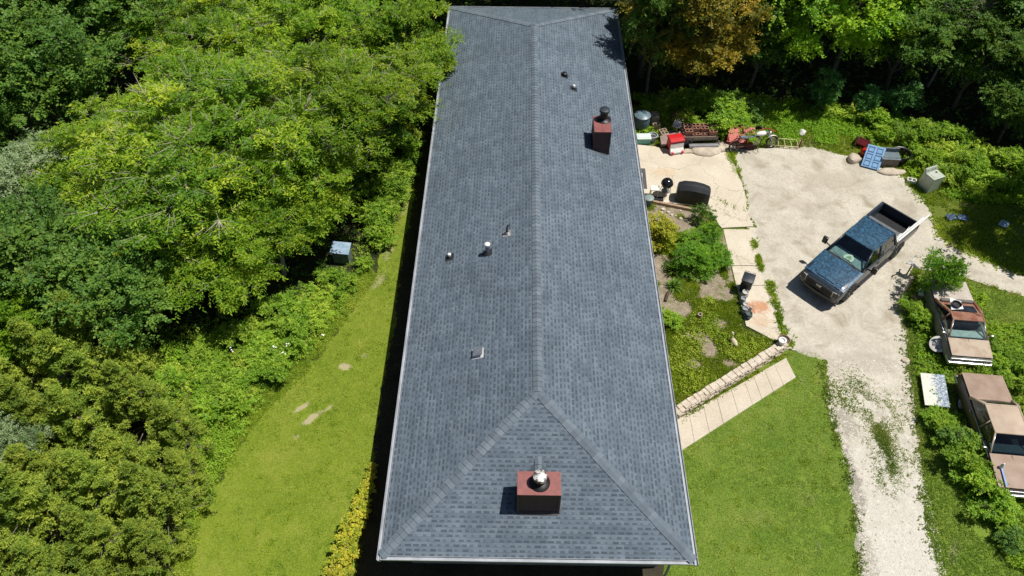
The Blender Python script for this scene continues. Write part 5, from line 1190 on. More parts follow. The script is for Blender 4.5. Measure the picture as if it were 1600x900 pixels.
place_blocks(cinder('cinder_block', m_block, 'tan hollow block in the small stack beside the blue-grey drum', 'tan blocks by the drum'), heap(6.45, 24.6, 1, 2, 3, .1, .02, 0) + [(6.5, 24.05, .105, .2, 0), (6.5, 24.05, .308, .25, 0)])
place_blocks(cinder('cinder_block', m_blockr, 'reddish hollow block in the farthest pile under the shrubs', 'red blocks under the shrubs'), heap(7.85, 25.0, 2, 3, 2, .0, .03))
# low trailer with hollow red blocks on it
t = thing('garden_trailer', 'low dark garden trailer on two wheels loaded with reddish blocks', 'trailer', (8.60, 23.25, 0.02), R(4))
mb = MB(); mb.box((0, 0, .36), (1.75, .95, .06)); mb.box((0, .46, .47), (1.75, .03, .2)); mb.box((0, -.46, .47), (1.75, .03, .2)); mb.box((-.86, 0, .47), (.03, .88, .2)); mb.build('tray', m_wood, t)
mb = MB(); mb.path([(.87, 0, .36), (1.5, 0, .30), (1.6, 0, .2)], .03, 8); mb.tube((-.55, -.55, .24), (-.55, .55, .24), .025, None, 8); mb.build('drawbar', m_black, t)
for s in (-1, 1):
    wt = thing('wheel', None, None, (-.72, s*.56, 0), R(90)); wt.parent = t; del_ = wt
    w_ = wheel(wt, 0, 0, .27, .15, -s, m_galv, 'tyre')
place_blocks(cinder('hollow_block', m_blockr, 'reddish hollow block stacked on the low garden trailer', 'red blocks on the trailer'), [(8.60+(i-1.5)*.42+q.uniform(-.02, .02), 23.25+(j-1)*.25, .50+.203*k, .07+q.uniform(-.08, .08), 0) for k in range(2) for j in range(3) for i in range(4) if not (k == 1 and q.random() < .25)])
t = thing('grey_duct', 'grey round duct lying along the near side of the garden trailer', 'pipe', (8.75, 22.55, .16), R(3))
mb = MB(); mb.lathe([(.14, -.75), (.15, -.74), (.15, .74), (.14, .75), (.125, .74), (.125, -.74), (.14, -.75)], (0, 0, 0), 20, 0, 'X'); mb.build('tube', M('dull_grey_pipe', (0.22, 0.22, 0.23), (0.15, 0.15, 0.155), 0.6, 0.2), t)
# red and white toy box
t = thing('toy_box', 'bright red play box with a white front and red feet at the patio edge', 'box', (7.25, 22.35, .09), R(14))
mb = MB(); mb.box((0, .05, .42), (.72, .52, .46), bev=.05, taper=.94); mb.build('body', m_red, t)
mb = MB(); mb.loft([[(-.39, y, z), (.39, y, z), (.37, y, z+.06), (-.37, y, z+.06)] for y, z in ((-.25, .66), (-.08, .70), (.10, .72), (.33, .68))], 0); mb.build('lid', m_red, t)
mb = MB(); mb.loft([[(x, -.24, .56), (x, -.26, .30), (x, -.42, .14), (x, -.42, .06), (x, -.22, .06), (x, -.20, .56)] for x in (-.35, .35)], 0, True, True, False); mb.build('front_panel', m_white, t)
for s in (-1, 1):
    mb = MB(); mb.lathe([(0, -.07), (.09, -.06), (.1, 0), (.09, .06), (0, .07)], (s*.27, -.36, .1), 16, 0, 'X'); mb.build('foot', m_red, t)
# weathered board behind the toy box
t = thing('leaning_board', 'weathered pinkish board leaning on the blocks behind the red toy box', 'board', (7.15, 22.88, .1), R(20))
mb = MB(); mb.box((-.05, .0, .25), (1.15, .04, .55), rot=Matrix.Rotation(R(-35), 3, 'X')); mb.build('plank', M('pinkish_wood', (0.46, 0.36, 0.33), (0.33, 0.25, 0.22), 0.9), t)
# silver bucket tipped on the blocks
t = thing('metal_bucket', 'dented silver bucket tipped over on the tan block pile', 'bucket', (7.33, 23.62, .60), 0, None, (R(35), R(20), 0))
mb = MB(); mb.lathe([(0, 0), (.14, 0), (.15, .02), (.20, .34), (.215, .35), (.205, .36), (.19, .34), (.14, .03), (0, .03)], (0, 0, 0), 22); mb.build('pail', m_silver, t)
mb = MB(); mb.path([(-.20, 0, .33), (-.17, .16, .40), (0, .24, .44), (.17, .16, .40), (.20, 0, .33)], .008, 6); mb.build('handle', m_silver, t)
# teal cooler, grey pot, blue drum
t = thing('cooler', 'teal cooler with a pale mint lid standing against the house eave', 'cooler', (5.72, 22.95, 0.0), R(2))
mb = MB(); mb.box((0, 0, .20), (.68, .40, .36), bev=.03, taper=1.05); mb.build('body', m_teal, t)
mb = MB(); mb.box((0, 0, .42), (.74, .46, .08), bev=.03); mb.box((0, 0, .468), (.56, .28, .02), bev=.008); mb.build('lid', m_lid, t)
for s in (-1, 1):
    mb = MB(); mb.path([(s*.36, -.1, .28), (s*.40, -.1, .26), (s*.40, .1, .26), (s*.36, .1, .28)], .014, 6); mb.build('handle', m_lid, t)
t = thing('planter_pot', 'grey planter pot with a pale rim right of the teal cooler', 'pot', (6.22, 23.1, 0))
mb = MB(); mb.lathe([(0, .02), (.16, .02), (.22, .36), (.25, .37), (.25, .42), (.21, .42), (.20, .34), (0, .32)], (0, 0, 0), 22); mb.build('pot', M('grey_glaze', (0.42, 0.43, 0.46), (0.3, 0.31, 0.33), 0.5), t)
mb = MB(); mb.lathe([(0, .335), (.195, .335)], (0, 0, 0), 18); mb.build('soil', m_dark, t)
t = thing('plastic_drum', 'blue-grey covered drum in the shade by the house, behind the cooler', 'drum', (5.72, 24.15, 0))
mb = MB(); mb.lathe([(0, 0), (.36, 0), (.40, .1), (.42, .5), (.40, .8), (.36, .86), (0, .86)], (0, 0, 0), 24); mb.build('barrel', M('blue_grey_plastic', (0.10, 0.16, 0.19), (0.07, 0.11, 0.13), 0.5), t)
mb = MB(); mb.lathe([(.42, .84), (.43, .89), (.30, .97), (.1, 1.0), (0, 1.0)], (0, 0, 0), 24); mb.build('lid', M('blue_cover', (0.16, 0.24, 0.28), (0.10, 0.15, 0.18), 0.4), t)
# flat stones at the patio corner
def rock(name, lab, x, y, rx, ry, h, seed, mat=m_stone, rz=0.0, group=None):
    r = np.random.default_rng(seed); mb = MB(); n = 14; a = np.arange(n)*2*np.pi/n; k = 1+r.normal(0, .10, n)
    rings = []
    for sc, z in ((1.0, 0), (1.03, h*.5), (.93, h*.9), (.55, h)): rings.append([(x+math.cos(rz)*(rx*sc*k[i]*math.cos(a[i]))-math.sin(rz)*(ry*sc*k[i]*math.sin(a[i])), y+math.sin(rz)*(rx*sc*k[i]*math.cos(a[i]))+math.cos(rz)*(ry*sc*k[i]*math.sin(a[i])), z+r.normal(0, .012)) for i in range(n)])
    mb.loft(rings, 0); o = mb.build(name, mat, None, 60); return tag(o, lab, 'rock', group)
rock('flat_stone', 'largest flat limestone slab at the patio corner', 8.85, 22.25, .75, .42, .22, 1)
rock('flat_stone', 'flat slab between the largest one and the red tipped cart', 9.75, 22.6, .5, .4, .20, 2)
rock('flat_stone', 'small pale slab right of the red toy box on the patio', 8.0, 22.2, .35, .16, .17, 3)
rock('field_stone', 'grey stone half hidden in the weeds behind the garden trailer', 9.7, 24.3, .38, .2, .3, 4)
rock('field_stone', 'low tan rock beside the pale yard near the blue crate', 16.25, 21.75, .32, .3, .3, 5)
rock('field_stone', 'broad flat rock in front of the grey chest at the yard edge', 17.9, 20.85, .62, .25, .14, 6)
rock('field_stone', 'pale stone lying in the driveway weeds by the panel', 14.9, 9.4, .16, .12, .1, 7)
# tipped red cart, motorcycle, bed frame
t = thing('tipped_cart', 'red metal yard cart tipped on its side behind the old motorcycle', 'cart', (10.75, 23.05, 0.02), R(-8))
mb = MB(); mb.sheet([(-.75, -.42, .30), (.72, -.42, .25), (.62, .42, .72), (-.60, .42, .76)], .03, 2, 2, .02); mb.build('tray_floor', M('sun_red_metal', (0.55, 0.075, 0.045), (0.42, 0.05, 0.035), 0.5, scale=3), t)
mb = MB(); mb.sheet([(-.77, -.44, .32), (-.62, .42, .78), (-.82, .40, .10), (-.95, -.40, .02)], .02); mb.sheet([(.73, -.42, .27), (-.75, -.42, .32), (-.70, -.52, .02), (.70, -.52, .02)], .02); mb.build('tray_side', M('dark_red_metal', (0.10, 0.015, 0.012), (0.06, 0.02, 0.018), 0.6), t)
for xx in (-.1, .85):
    wt = thing('wheel', None, None, (xx, .50, .45), R(70)); wt.parent = t; wheel(wt, 0, 0, .18, .1, 1, m_rustmetal, 'tyre')
mb = MB(); mb.path([(.7, .3, .6), (1.2, .45, .75), (1.7, .40, .62)], .022, 6); mb.build('handle', MATS['sun_red_metal'], t)
def motorcycle():
    t = thing('motorcycle', 'stripped old motorcycle with a white tank on the yard edge', 'motorcycle', (11.28, 22.45, 0.02), R(14), None, (R(-14), 0, R(13)))
    for yy, nm in ((-1.02, 0), (1.02, 1)):
        mb = MB(); mb.torus((yy, 0, .33), .29, .045, 'Y', 30, 8); w_ = mb.build('wheel', m_rub, t)
        mb = MB(); mb.lathe([(.25, -.015), (.26, 0), (.25, .015), (.24, 0), (.25, -.015)], (yy, 0, .33), 30, 0, 'Y'); mb.lathe([(0, -.07), (.045, -.07), (.045, .07), (0, .07)], (yy, 0, .33), 14, 0, 'Y')
        for k in range(14):
            a = k*math.pi/7; mb.tube((yy+.03*math.cos(a), .03*(-1)**k, .33+.03*math.sin(a)), (yy+.25*math.cos(a), 0, .33+.25*math.sin(a)), .005, None, 4, 0, False)
        mb.build('rim', m_galv, w_)
    mb = MB()      # frame tubes and swing arm
    mb.path([(.72, 0, .88), (.35, 0, .34), (-.3, 0, .30), (-.36, 0, .70), (.70, 0, .80)], .025, 8); mb.path([(-.3, .08, .34), (-1.02, .09, .33)], .022, 8); mb.path([(-.3, -.08, .34), (-1.02, -.09, .33)], .022, 8); mb.path([(-.36, .06, .70), (-.95, .08, .74)], .02, 8); mb.path([(-.36, -.06, .70), (-.95, -.08, .74)], .02, 8)
    mb.path([(-.75, .1, .7), (-.95, .1, .36)], .03, 8); mb.path([(-.75, -.1, .7), (-.95, -.1, .36)], .03, 8); mb.build('frame', M('maroon_frame', (0.18, 0.05, 0.05), (0.1, 0.05, 0.045), 0.6, 0.2), t)
    mb = MB(); mb.path([(.72, .08, .92), (1.02, .08, .33)], .026, 8); mb.path([(.72, -.08, .92), (1.02, -.08, .33)], .026, 8); mb.build('fork', m_silver, t)
    mb = MB(); mb.path([(.60, .36, 1.02), (.70, .2, 1.0), (.72, 0, .95), (.70, -.2, 1.0), (.60, -.36, 1.02)], .018, 8); mb.build('handlebar', m_black, t)
    mb = MB(); mb.box((.1, 0, .46), (.36, .26, .26), bev=.05)
    for k in range(5): mb.box((.18, 0, .62+k*.025), (.24, .24, .012))
    mb.path([(.2, .14, .5), (.3, .2, .3), (-.3, .2, .28), (-.95, .18, .38)], .032, 8); mb.build('engine', M('grimy_alloy', (0.30, 0.27, 0.24), (0.14, 0.12, 0.10), 0.5, 0.5), t)
    mb = MB(); mb.lathe([(0, -.28), (.08, -.26), (.15, -.12), (.165, .06), (.14, .22), (.05, .28), (0, .285)], (.34, 0, .88), 18, 0, 'X', sx=1.0, sy=.75); mb.build('fuel_tank', m_white, t)
    mb = MB(); mb.loft([[(x, -w_, z-.04), (x, -w_, z+.02), (x, 0, z+.06), (x, w_, z+.02), (x, w_, z-.04)] for x, w_, z in ((.08, .09, .86), (-.15, .13, .80), (-.5, .13, .80), (-.78, .08, .86))], 0); mb.build('seat', M('blue_grey_seat', (0.20, 0.24, 0.30), (0.10, 0.12, 0.16), 0.6), t)
    for xx, a0, a1 in ((1.02, .3, 2.3), (-1.02, .5, 2.6)):
        mb = MB(); pr = [(a0+(a1-a0)*k/8) for k in range(9)]
        mb.loft([[(xx+.36*math.cos(a), y, .33+.36*math.sin(a)) for y in (-.07, 0, .07)] for a in pr], 0, False, False); mb.build('mudguard', m_white if xx > 0 else M('dull_maroon', (0.2, 0.06, 0.055), None, 0.5), t)
    mb = MB(); mb.lathe([(0, 0), (.07, .01), (.08, .08), (.03, .13), (0, .13)], (.80, 0, .86), 16, 0, 'X'); mb.build('headlamp', m_silver, t)
    mb = MB(); mb.path([(.1, -.16, .3), (.15, -.35, .0)], .014, 6); mb.build('kick_stand', m_black, t)
    return t
motorcycle()
t = thing('bed_frame', 'pale yellow metal frame lying in the grass right of the motorcycle', 'frame', (13.0, 22.95, .10), R(-6))
mb = MB()
for yy in (-.3, .3): mb.tube((-.65, yy, .05), (.65, yy, .05), .022, None, 8)
for k in range(5): mb.tube((-.65+k*.325, -.3, .05), (-.65+k*.325, .3, .05), .018, None, 8)
mb.build('rails', M('pale_yellow_metal', (0.70, 0.63, 0.36), (0.55, 0.45, 0.26), 0.5), t)
mb = MB()
for sx, sy in ((-.65, -.3), (.65, -.3), (-.65, .3), (.65, .3)): mb.tube((sx, sy, -.10), (sx, sy, .06), .02, None, 8)
mb.build('leg', MATS['pale_yellow_metal'], t)
t = thing('short_post', 'short rusty post with a pale strip at the end of the yellow frame', 'post', (13.72, 22.72, 0)); mb = MB(); mb.lathe([(0, 0), (.05, 0), (.05, .48), (.035, .52), (0, .52)], (0, 0, 0), 10); mb.build('post', m_rustmetal, t)
mb = MB(); mb.box((-.075, -.02, .28), (.05, .06, .42), bev=.01); mb.build('strip', MATS['pale_yellow_metal'], t)
t = thing('crumpled_bag', 'small crumpled white bag in the grass behind the pale yard', 'bag', (14.15, 23.9, 0.0))
mb = MB(); q2 = np.random.default_rng(8); mb.loft([[(r*math.cos(a)*(1+q2.normal(0, .2)), r*math.sin(a)*(1+q2.normal(0, .2)), z) for a in np.arange(10)*.628] for r, z in ((.16, 0.0), (.22, .08), (.15, .17), (.05, .24))], 0); mb.build('bag', m_white, t)
t = thing('orange_flag', 'small orange marker flag standing in the rough grass by the wood edge', 'flag', (16.95, 25.5, 0)); mb = MB(); mb.tube((0, 0, 0), (0, 0, .75), .012, None, 6); mb.build('stake', m_galv, t)
mb = MB(); mb.sheet([(0.012, 0, .48), (.36, .04, .50), (.38, .0, .74), (.012, 0, .74)], .012, 5, 3, .02); mb.build('cloth', M('orange_cloth', (0.75, 0.14, 0.06), (0.6, 0.10, 0.05), 0.7), t)
# grills and patio furniture
t = thing('kettle_grill', 'black kettle grill with a round lid on the patio beside the covered grill', 'grill', (6.38, 18.95, .09))
mb = MB(); mb.lathe([(0, .46), (.14, .50), (.24, .58), (.285, .70), (.285, .72)], (0, 0, 0), 26); mb.build('bowl', M('black_enamel', (0.010, 0.010, 0.011), (0.014, 0.014, 0.015), 0.12, coat=0.5), t)
mb = MB(); mb.lathe([(.295, .71), (.292, .75), (.255, .86), (.16, .95), (.06, .985), (0, .99)], (0, 0, 0), 26); l_ = mb.build('lid', MATS['black_enamel'], t)
mb = MB(); mb.path([(-.06, 0, .98), (-.06, 0, 1.04), (.06, 0, 1.04), (.06, 0, .98)], .014, 6); mb.build('handle', m_black, l_)
for k in range(3):
    a = k*2.094+.4; mb = MB(); mb.tube((.2*math.cos(a), .2*math.sin(a), .55), (.33*math.cos(a), .33*math.sin(a), 0.0), .014, None, 8); mb.build('leg', m_galv, t)
mb = MB(); mb.lathe([(0, .22), (.2, .23), (.21, .25), (0, .24)], (0, 0, 0), 20); mb.build('ash_tray', m_galv, t)
t = thing('covered_grill', 'large grill under a fitted black cover on the patio', 'grill', (7.62, 18.62, .09), R(-11)); t.scale = (.94, .9, .86)
mb = MB(); rings = []
for x, hh, d0 in ((-.82, .86, .30), (-.78, 1.0, .33), (-.50, 1.14, .36), (.0, 1.17, .37), (.45, 1.10, .36), (.76, .98, .33), (.82, .86, .30)):
    rings.append([(x, -d0-.05+.02*math.sin(x*14), 0.02), (x, -d0-.02, .5), (x, -d0, hh*.80), (x, -d0*.45, hh*.98), (x, d0*.35, hh), (x, d0, hh*.86), (x, d0+.03, .5), (x, d0+.05+.02*math.sin(x*11), 0.02)])
mb.loft(rings, 0); mb.build('cover', M('black_vinyl_cover', (0.028, 0.030, 0.036), (0.018, 0.019, 0.022), 0.48, scale=3, bmp=0.01), t)
mb = MB()
for sx in (-.62, .62):
    for sy in (-.25, .25): mb.lathe([(0, -.03), (.07, -.03), (.07, .03), (0, .03)], (sx, sy, .072), 12, 0, 'X')
mb.build('caster', m_rub, t)
t = thing('side_table', 'small white table with a dark tray between the eave and the kettle grill', 'table', (5.82, 18.85, .09), R(-4))
mb = MB(); mb.box((0, 0, .50), (.42, .36, .04), bev=.012); mb.build('tabletop', m_white, t)
for sx in (-.17, .17):
    for sy in (-.14, .14):
        mb = MB(); mb.box((sx, sy, .24), (.035, .035, .48)); mb.build('leg', m_white, t)
t = thing('shoe_tray', 'shallow black tray lying beside the white side table', 'tray', (6.0, 18.62, .09), R(-8)); mb = MB(); mb.box((0, 0, .02), (.55, .24, .03), bev=.01); mb.box((0, .115, .045), (.55, .02, .03)); mb.box((0, -.115, .045), (.55, .02, .03)); mb.build('tray', m_blackpl, t)
t = thing('garbage_pail', 'pale grey pail with a flat lid at the eave end of the timber edging', 'bin', (5.50, 18.25, 0)); mb = MB(); mb.lathe([(0, 0), (.17, 0), (.20, .50), (0, .5)], (0, 0, 0), 22); mb.build('body', MATS['blue_grey_plastic'], t)
mb = MB(); mb.lathe([(.225, .48), (.23, .52), (.20, .545), (.06, .56), (0, .56)], (0, 0, 0), 22); mb.build('lid', M('sage_lid', (0.26, 0.34, 0.33), (0.2, 0.26, 0.25), 0.5), t)
t = thing('folded_chair', 'white folded chair leaning on the wall by the patio door', 'chair', (5.05, 19.1, .09), R(10)); mb = MB(); mb.box((0, .1, .45), (.42, .03, .42), rot=Matrix.Rotation(R(-20), 3, 'X')); mb.build('seat', m_white, t)
mb = MB(); mb.box((0, .22, .82), (.42, .025, .26), rot=Matrix.Rotation(R(-20), 3, 'X')); mb.build('backrest', m_white, t)
for sx in (-.2, .2):
    mb = MB(); mb.path([(sx, -.08, 0), (sx, .25, .95)], .014, 8); mb.path([(sx*.9, .35, 0), (sx*.9, .05, .55)], .014, 8); mb.build('leg', m_white, t)
t = thing('door_mat', 'dark grey mat on the patio below the right eave', 'mat', (5.22, 20.1, .09), R(-2)); mb = MB(); mb.box((0, 0, .008), (.75, 1.5, .014), bev=.004); mb.build('mat', M('grey_mat', (0.10, 0.095, 0.10), (0.07, 0.066, 0.07), 0.9), t)
t = thing('timber_edging', 'weathered timber beam edging the garden bed below the grills', 'timber', (0, 0, 0)); mb = MB(); mb.loft([[(x, y-.07, .0), (x, y+.07, .0), (x, y+.06, .17), (x, y-.06, .17)] for x, y in ((5.75, 18.42), (6.7, 18.16), (7.85, 17.84))], 0, True, True, False); mb.build('beam', M('tan_timber', (0.42, 0.30, 0.20), (0.30, 0.2, 0.13), 0.9, scale=6), t)
for i, (x, y, r) in enumerate(((6.2, 17.95, .10), (6.42, 17.78, .08), (6.55, 17.6, .07), (6.95, 17.35, .09), (6.1, 17.75, .07), (7.0, 17.9, .06), (6.75, 17.55, .06))): rock('edging_stone', 'small pale stone in the bed below the timber edging', x, y, r, r*.8, r*1.1, 30+i, M('pale_stone', (0.66, 0.60, 0.50), (0.5, 0.44, 0.36), 0.9), 0, 'pale stones below the timber edging')
# wheeled trash can
t = thing('trash_can', 'black wheeled trash can standing on the concrete walk', 'bin', (9.12, 13.0, .05), R(-24)); t.scale = (.8, .8, .85)
mb = MB(); mb.loft([[(-.24, -.22, 0), (.24, -.22, 0), (.24, .2, 0), (-.24, .2, 0)], [(-.29, -.30, .88), (.29, -.30, .88), (.29, .27, .88), (-.29, .27, .88)], [(-.31, -.32, .90), (.31, -.32, .90), (.31, .29, .90), (-.31, .29, .90)], [(-.31, -.32, .95), (.31, -.32, .95), (.31, .29, .95), (-.31, .29, .95)]], 0, True, True, False); mb.build('body', m_blackpl, t)
mb = MB(); mb.sheet([(-.32, -.35, .965), (.32, -.35, .965), (.31, .30, 1.0), (-.31, .30, 1.0)], .03, 6, 6, .04); mb.build('lid', M('navy_black_lid', (0.022, 0.026, 0.036), (0.03, 0.034, 0.044), 0.4), t)
mb = MB(); mb.path([(-.27, .30, .90), (-.27, .42, .95), (.27, .42, .95), (.27, .30, .90)], .016, 8); mb.build('handle', m_galv, t)
for s in (-1, 1):
    mb = MB(); mb.lathe([(0, -.03), (.1, -.03), (.11, 0), (.1, .03), (0, .03)], (s*.27, .2, .11), 16, 0, 'X'); mb.build('wheel', m_rub, t)
# pots and figurines in a row by the trash can
m_pot = [M('pale_ceramic', (0.55, 0.55, 0.52), (0.38, 0.38, 0.36), 0.6, scale=7), M('speckled_blue_grey', (0.40, 0.44, 0.47), (0.14, 0.16, 0.18), 0.5, scale=9), M('dark_green_glaze', (0.06, 0.085, 0.08), (0.1, 0.12, 0.11), 0.35)]
figs = [(9.0, 12.55, .16, .42, 0, 'pale ceramic urn just below the black trash can'), (8.87, 12.25, .13, .36, 1, 'speckled urn second below the black trash can'), (8.92, 11.98, .12, .30, 0, 'pale round pot in the middle of the row by the rust stain'), (8.85, 11.72, .14, .34, 1, 'speckled jar beside the rust stain on the walk'), (8.97, 11.48, .17, .30, 2, 'dark glazed pot at the near end of the row by the rust stain'), (9.18, 11.9, .08, .22, 0, 'small white cup standing on the rust stain')]
for x, y, r, h, mi, lab in figs:
    t = thing('garden_urn', lab, 'urn', (x, y, .045)); mb = MB()
    mb.lathe([(0, 0), (r*.7, 0), (r*.75, h*.06), (r*.45, h*.16), (r*.95, h*.45), (r, h*.62), (r*.7, h*.85), (r*.85, h), (r*.72, h), (r*.55, h*.84), (0, h*.8)], (0, 0, 0), 18); mb.build('urn', m_pot[mi], t)
t = thing('flower_pot', 'large brown flower pot with soil at the end of the stone wall', 'pot', (10.12, 10.12, .0)); mb = MB(); mb.lathe([(0, 0), (.17, 0), (.22, .30), (.25, .31), (.25, .38), (.215, .38), (.20, .32), (0, .30)], (0, 0, 0), 22); mb.build('pot', M('brown_clay', (0.26, 0.17, 0.13), (0.18, 0.12, 0.09), 0.7), t)
mb = MB(); mb.lathe([(0, .33), (.2, .325)], (0, 0, 0), 16); mb.build('soil', M('dry_soil', (0.17, 0.13, 0.10), (0.1, 0.08, 0.06), 0.95), t)
t = thing('flower_pot', 'small white ring-rimmed pot on the end of the stone wall', 'pot', (9.93, 9.88, .42)); mb = MB(); mb.lathe([(0, 0), (.10, 0), (.13, .18), (.16, .2), (.16, .24), (.10, .24), (.09, .18), (0, .16)], (0, 0, 0), 20); mb.build('pot', m_white, t)
t = thing('garden_goose', 'pale stone garden goose standing in the weeds of the bed', 'ornament', (8.13, 10.1, 0.02), R(20))
mb = MB(); mb.lathe([(0, -.24), (.07, -.2), (.13, -.05), (.12, .1), (.05, .2), (0, .22)], (0, 0, .16), 14, 0, 'Y', sx=.9, sy=1.1); mb.path([(0, .14, .22), (0, .2, .36), (0, .19, .46)], .04, 10); mb.lathe([(0, -.05), (.05, -.02), (.05, .03), (.02, .09), (0, .12)], (0, .21, .48), 12, 0, 'Y'); mb.build('figure', M('pale_cast_stone', (0.70, 0.64, 0.48), (0.55, 0.48, 0.35), 0.8), t)
t = thing('wood_stump', 'short upright log with a dark hollow in the weedy bed', 'log', (6.95, 11.45, .02)); mb = MB(); mb.lathe([(0, 0), (.11, 0), (.09, .2), (.10, .26), (.06, .26), (.05, .1), (0, .1)], (0, 0, 0), 12); mb.build('log', m_wood, t)
t = thing('split_log', 'dark split log lying near the eave in the weedy bed', 'log', (5.72, 12.55, .08), R(70)); mb = MB(); mb.lathe([(0, -.28), (.06, -.27), (.075, 0), (.06, .27), (0, .28)], (0, 0, 0), 10, 0, 'X'); mb.build('log', M('dark_log', (0.10, 0.07, 0.05), (0.06, 0.045, 0.035), 0.95), t)
# stone retaining wall: mortared irregular stones
t = thing('stone_wall', 'low rough limestone wall between the garden bed and the path', 'wall', (0, 0, 0))
a, b = Vector((5.2, 6.62, 0)), Vector((10.05, 9.92, 0)); d = (b-a); ln = d.length; d.normalize(); nn = Vector((-d.y, d.x, 0)); rw = random.Random(4)
mb = MB(); mb.loft([[p + nn*-.14, p + nn*.16, p + nn*.14 + Vector((0, 0, .34)), p + nn*-.12 + Vector((0, 0, .34))] for p in (a, b)], 0, True, True, False); mb.build('core', M('mortar', (0.50, 0.43, 0.33), (0.38, 0.32, 0.24), 0.95), t)
mb = MB(); ang = math.atan2(d.y, d.x)
for row in range(4):
    s = rw.uniform(0, .15)
    while s < ln:
        l_ = rw.uniform(.12, .30); c = a + d*(s+l_/2) + nn*(-.13+rw.uniform(-.02, .03)) + Vector((0, 0, .05+row*.098)); mb.box(c, (l_*.94, .14, .092), rz=ang+rw.uniform(-.06, .06), bev=.025); s += l_
mb.build('face_stones', m_stone, t, 50)
mb = MB(); s = 0
while s < ln:
    l_ = rw.uniform(.16, .36); 
    for off in (-.07, .08):
        c = a + d*(s+l_/2) + nn*(off+rw.uniform(-.02, .02)) + Vector((0, 0, .385+rw.uniform(-.02, .03))); mb.box(c, (l_*.95, .165, .10), rz=ang+rw.uniform(-.08, .08), bev=.03)
    s += l_
mb.build('capstones', M('pale_limestone', (0.68, 0.60, 0.49), (0.50, 0.42, 0.33), 0.95, scale=4, bmp=0.02), t, 50)
# wheelbarrow, ball, crate panel, chest, barrel
t = thing('wheelbarrow', 'dark red wheelbarrow tipped up on its nose at the yard edge', 'wheelbarrow', (16.85, 22.85, 0.0), R(-20), None, (R(-62), R(10), R(-28)))
mb = MB(); mb.loft([[(-.22, -.30, 0), (.22, -.30, 0), (.26, .34, 0), (-.26, .34, 0)], [(-.33, -.44, .28), (.33, -.44, .28), (.37, .52, .28), (-.37, .52, .28)]], 0, True, False, False)
mb.loft([[(-.21, -.29, .02), (.21, -.29, .02), (.25, .33, .02), (-.25, .33, .02)], [(-.32, -.43, .285), (.32, -.43, .285), (.36, .51, .285), (-.36, .51, .285)]], 0, True, False, False); mb.add([(-.22, -.30, 0), (.22, -.30, 0), (.26, .34, 0), (-.26, .34, 0)], [[0, 1, 2, 3]]); mb.path([(-.33, -.44, .285), (.33, -.44, .285), (.37, .52, .285), (-.37, .52, .285), (-.33, -.44, .285)], .018, 8); mb.build('tray', M('maroon_metal', (0.24, 0.025, 0.03), (0.14, 0.02, 0.022), 0.4, 0.1), t)
for s in (-1, 1):
    mb = MB(); mb.path([(s*.10, .78, .0), (s*.28, -.3, -.05), (s*.32, -1.0, .12)], .02, 8); mb.build('handle', m_wood, t)
    mb = MB(); mb.path([(s*.25, -.1, 0), (s*.27, -.25, -.34), (s*.26, -.05, -.34)], .014, 6); mb.build('leg', m_black, t)
mb = MB(); mb.torus((0, .80, .0), .15, .045, 'X', 22, 8); mb.lathe([(0, -.02), (.13, -.02), (.13, .02), (0, .02)], (0, .8, 0), 16, 0, 'X'); mb.build('wheel', m_rub, t)
t = thing('red_ball', 'shiny red ball lying between the tipped wheelbarrow and the blue crate', 'ball', (16.88, 22.15, 0)); mb = MB(); mb.lathe([(0, 0)]+[(.24*math.sin(a), .24-.24*math.cos(a)) for a in [k*math.pi/12 for k in range(1, 12)]]+[(0, .48)], (0, 0, 0), 24); mb.build('ball', M('red_gloss', (0.55, 0.02, 0.015), (0.45, 0.015, 0.012), 0.15, coat=.6), t)
mb = MB(); mb.lathe([(0, .0), (.03, .003), (.03, .012), (0, .012)], (0, 0, .475), 12); mb.build('valve', m_blackpl, t)
t = thing('blue_crate', 'pale blue moulded panel leaning on the grey chest at the yard edge', 'panel', (17.0, 21.42, .06), R(-24))
tl = Matrix.Rotation(R(38), 3, 'X'); mb = MB(); mb.box((0, .1, .38), (.86, 1.15, .05), rot=tl, bev=.02); mb.build('panel', M('sky_blue_plastic', (0.26, 0.46, 0.72), (0.20, 0.38, 0.62), 0.4), t)
mb = MB()
for i in range(3):
    for j in range(2):
        for (ox, oy, dx, dy) in ((0, .15, .28, .03), (0, -.15, .28, .03), (.14, 0, .03, .3), (-.14, 0, .03, .3)):
            if (i, j) == (1, 1) and ox > 0: continue
            v = tl @ Vector((-.2+j*.4+ox*.9, -.36+i*.36+oy*.8, .035)); mb.box((v.x, v.y+.1, v.z+.38), (dx, dy, .02), rot=tl)
mb.build('ribs', M('steel_blue_rib', (0.12, 0.24, 0.42), (0.1, 0.2, 0.36), 0.4), t)
t = thing('chest', 'grey slatted chest with a hollow top behind the pale blue panel', 'chest', (17.85, 21.52, 0.0), R(-4))
mb = MB(); mb.box((0, 0, .26), (.86, .56, .50), bev=.02)
for k in range(6): mb.box((-.36+k*.144, -.288, .26), (.06, .02, .42), bev=.006)
mb.build('body', M('brown_grey_plastic', (0.20, 0.17, 0.15), (0.13, 0.11, 0.10), 0.6), t)
mb = MB(); mb.box((0, .32, .64), (.92, .05, .28), bev=.015); mb.box((0, 0, .53), (.92, .62, .05), bev=.015); mb.box((0, 0, .565), (.7, .4, .03), bev=.01)
mb.build('lid', M('slate_lid', (0.17, 0.22, 0.25), (0.11, 0.14, 0.16), 0.4), t)
t = thing('black_tub', 'black rounded tub behind the grey chest', 'tub', (18.5, 21.75, 0)); mb = MB(); mb.lathe([(0, 0), (.36, 0), (.46, .5), (.50, .52), (.49, .56), (.44, .54), (.36, .1), (0, .08)], (0, 0, 0), 26); mb.build('tub', m_blackpl, t)
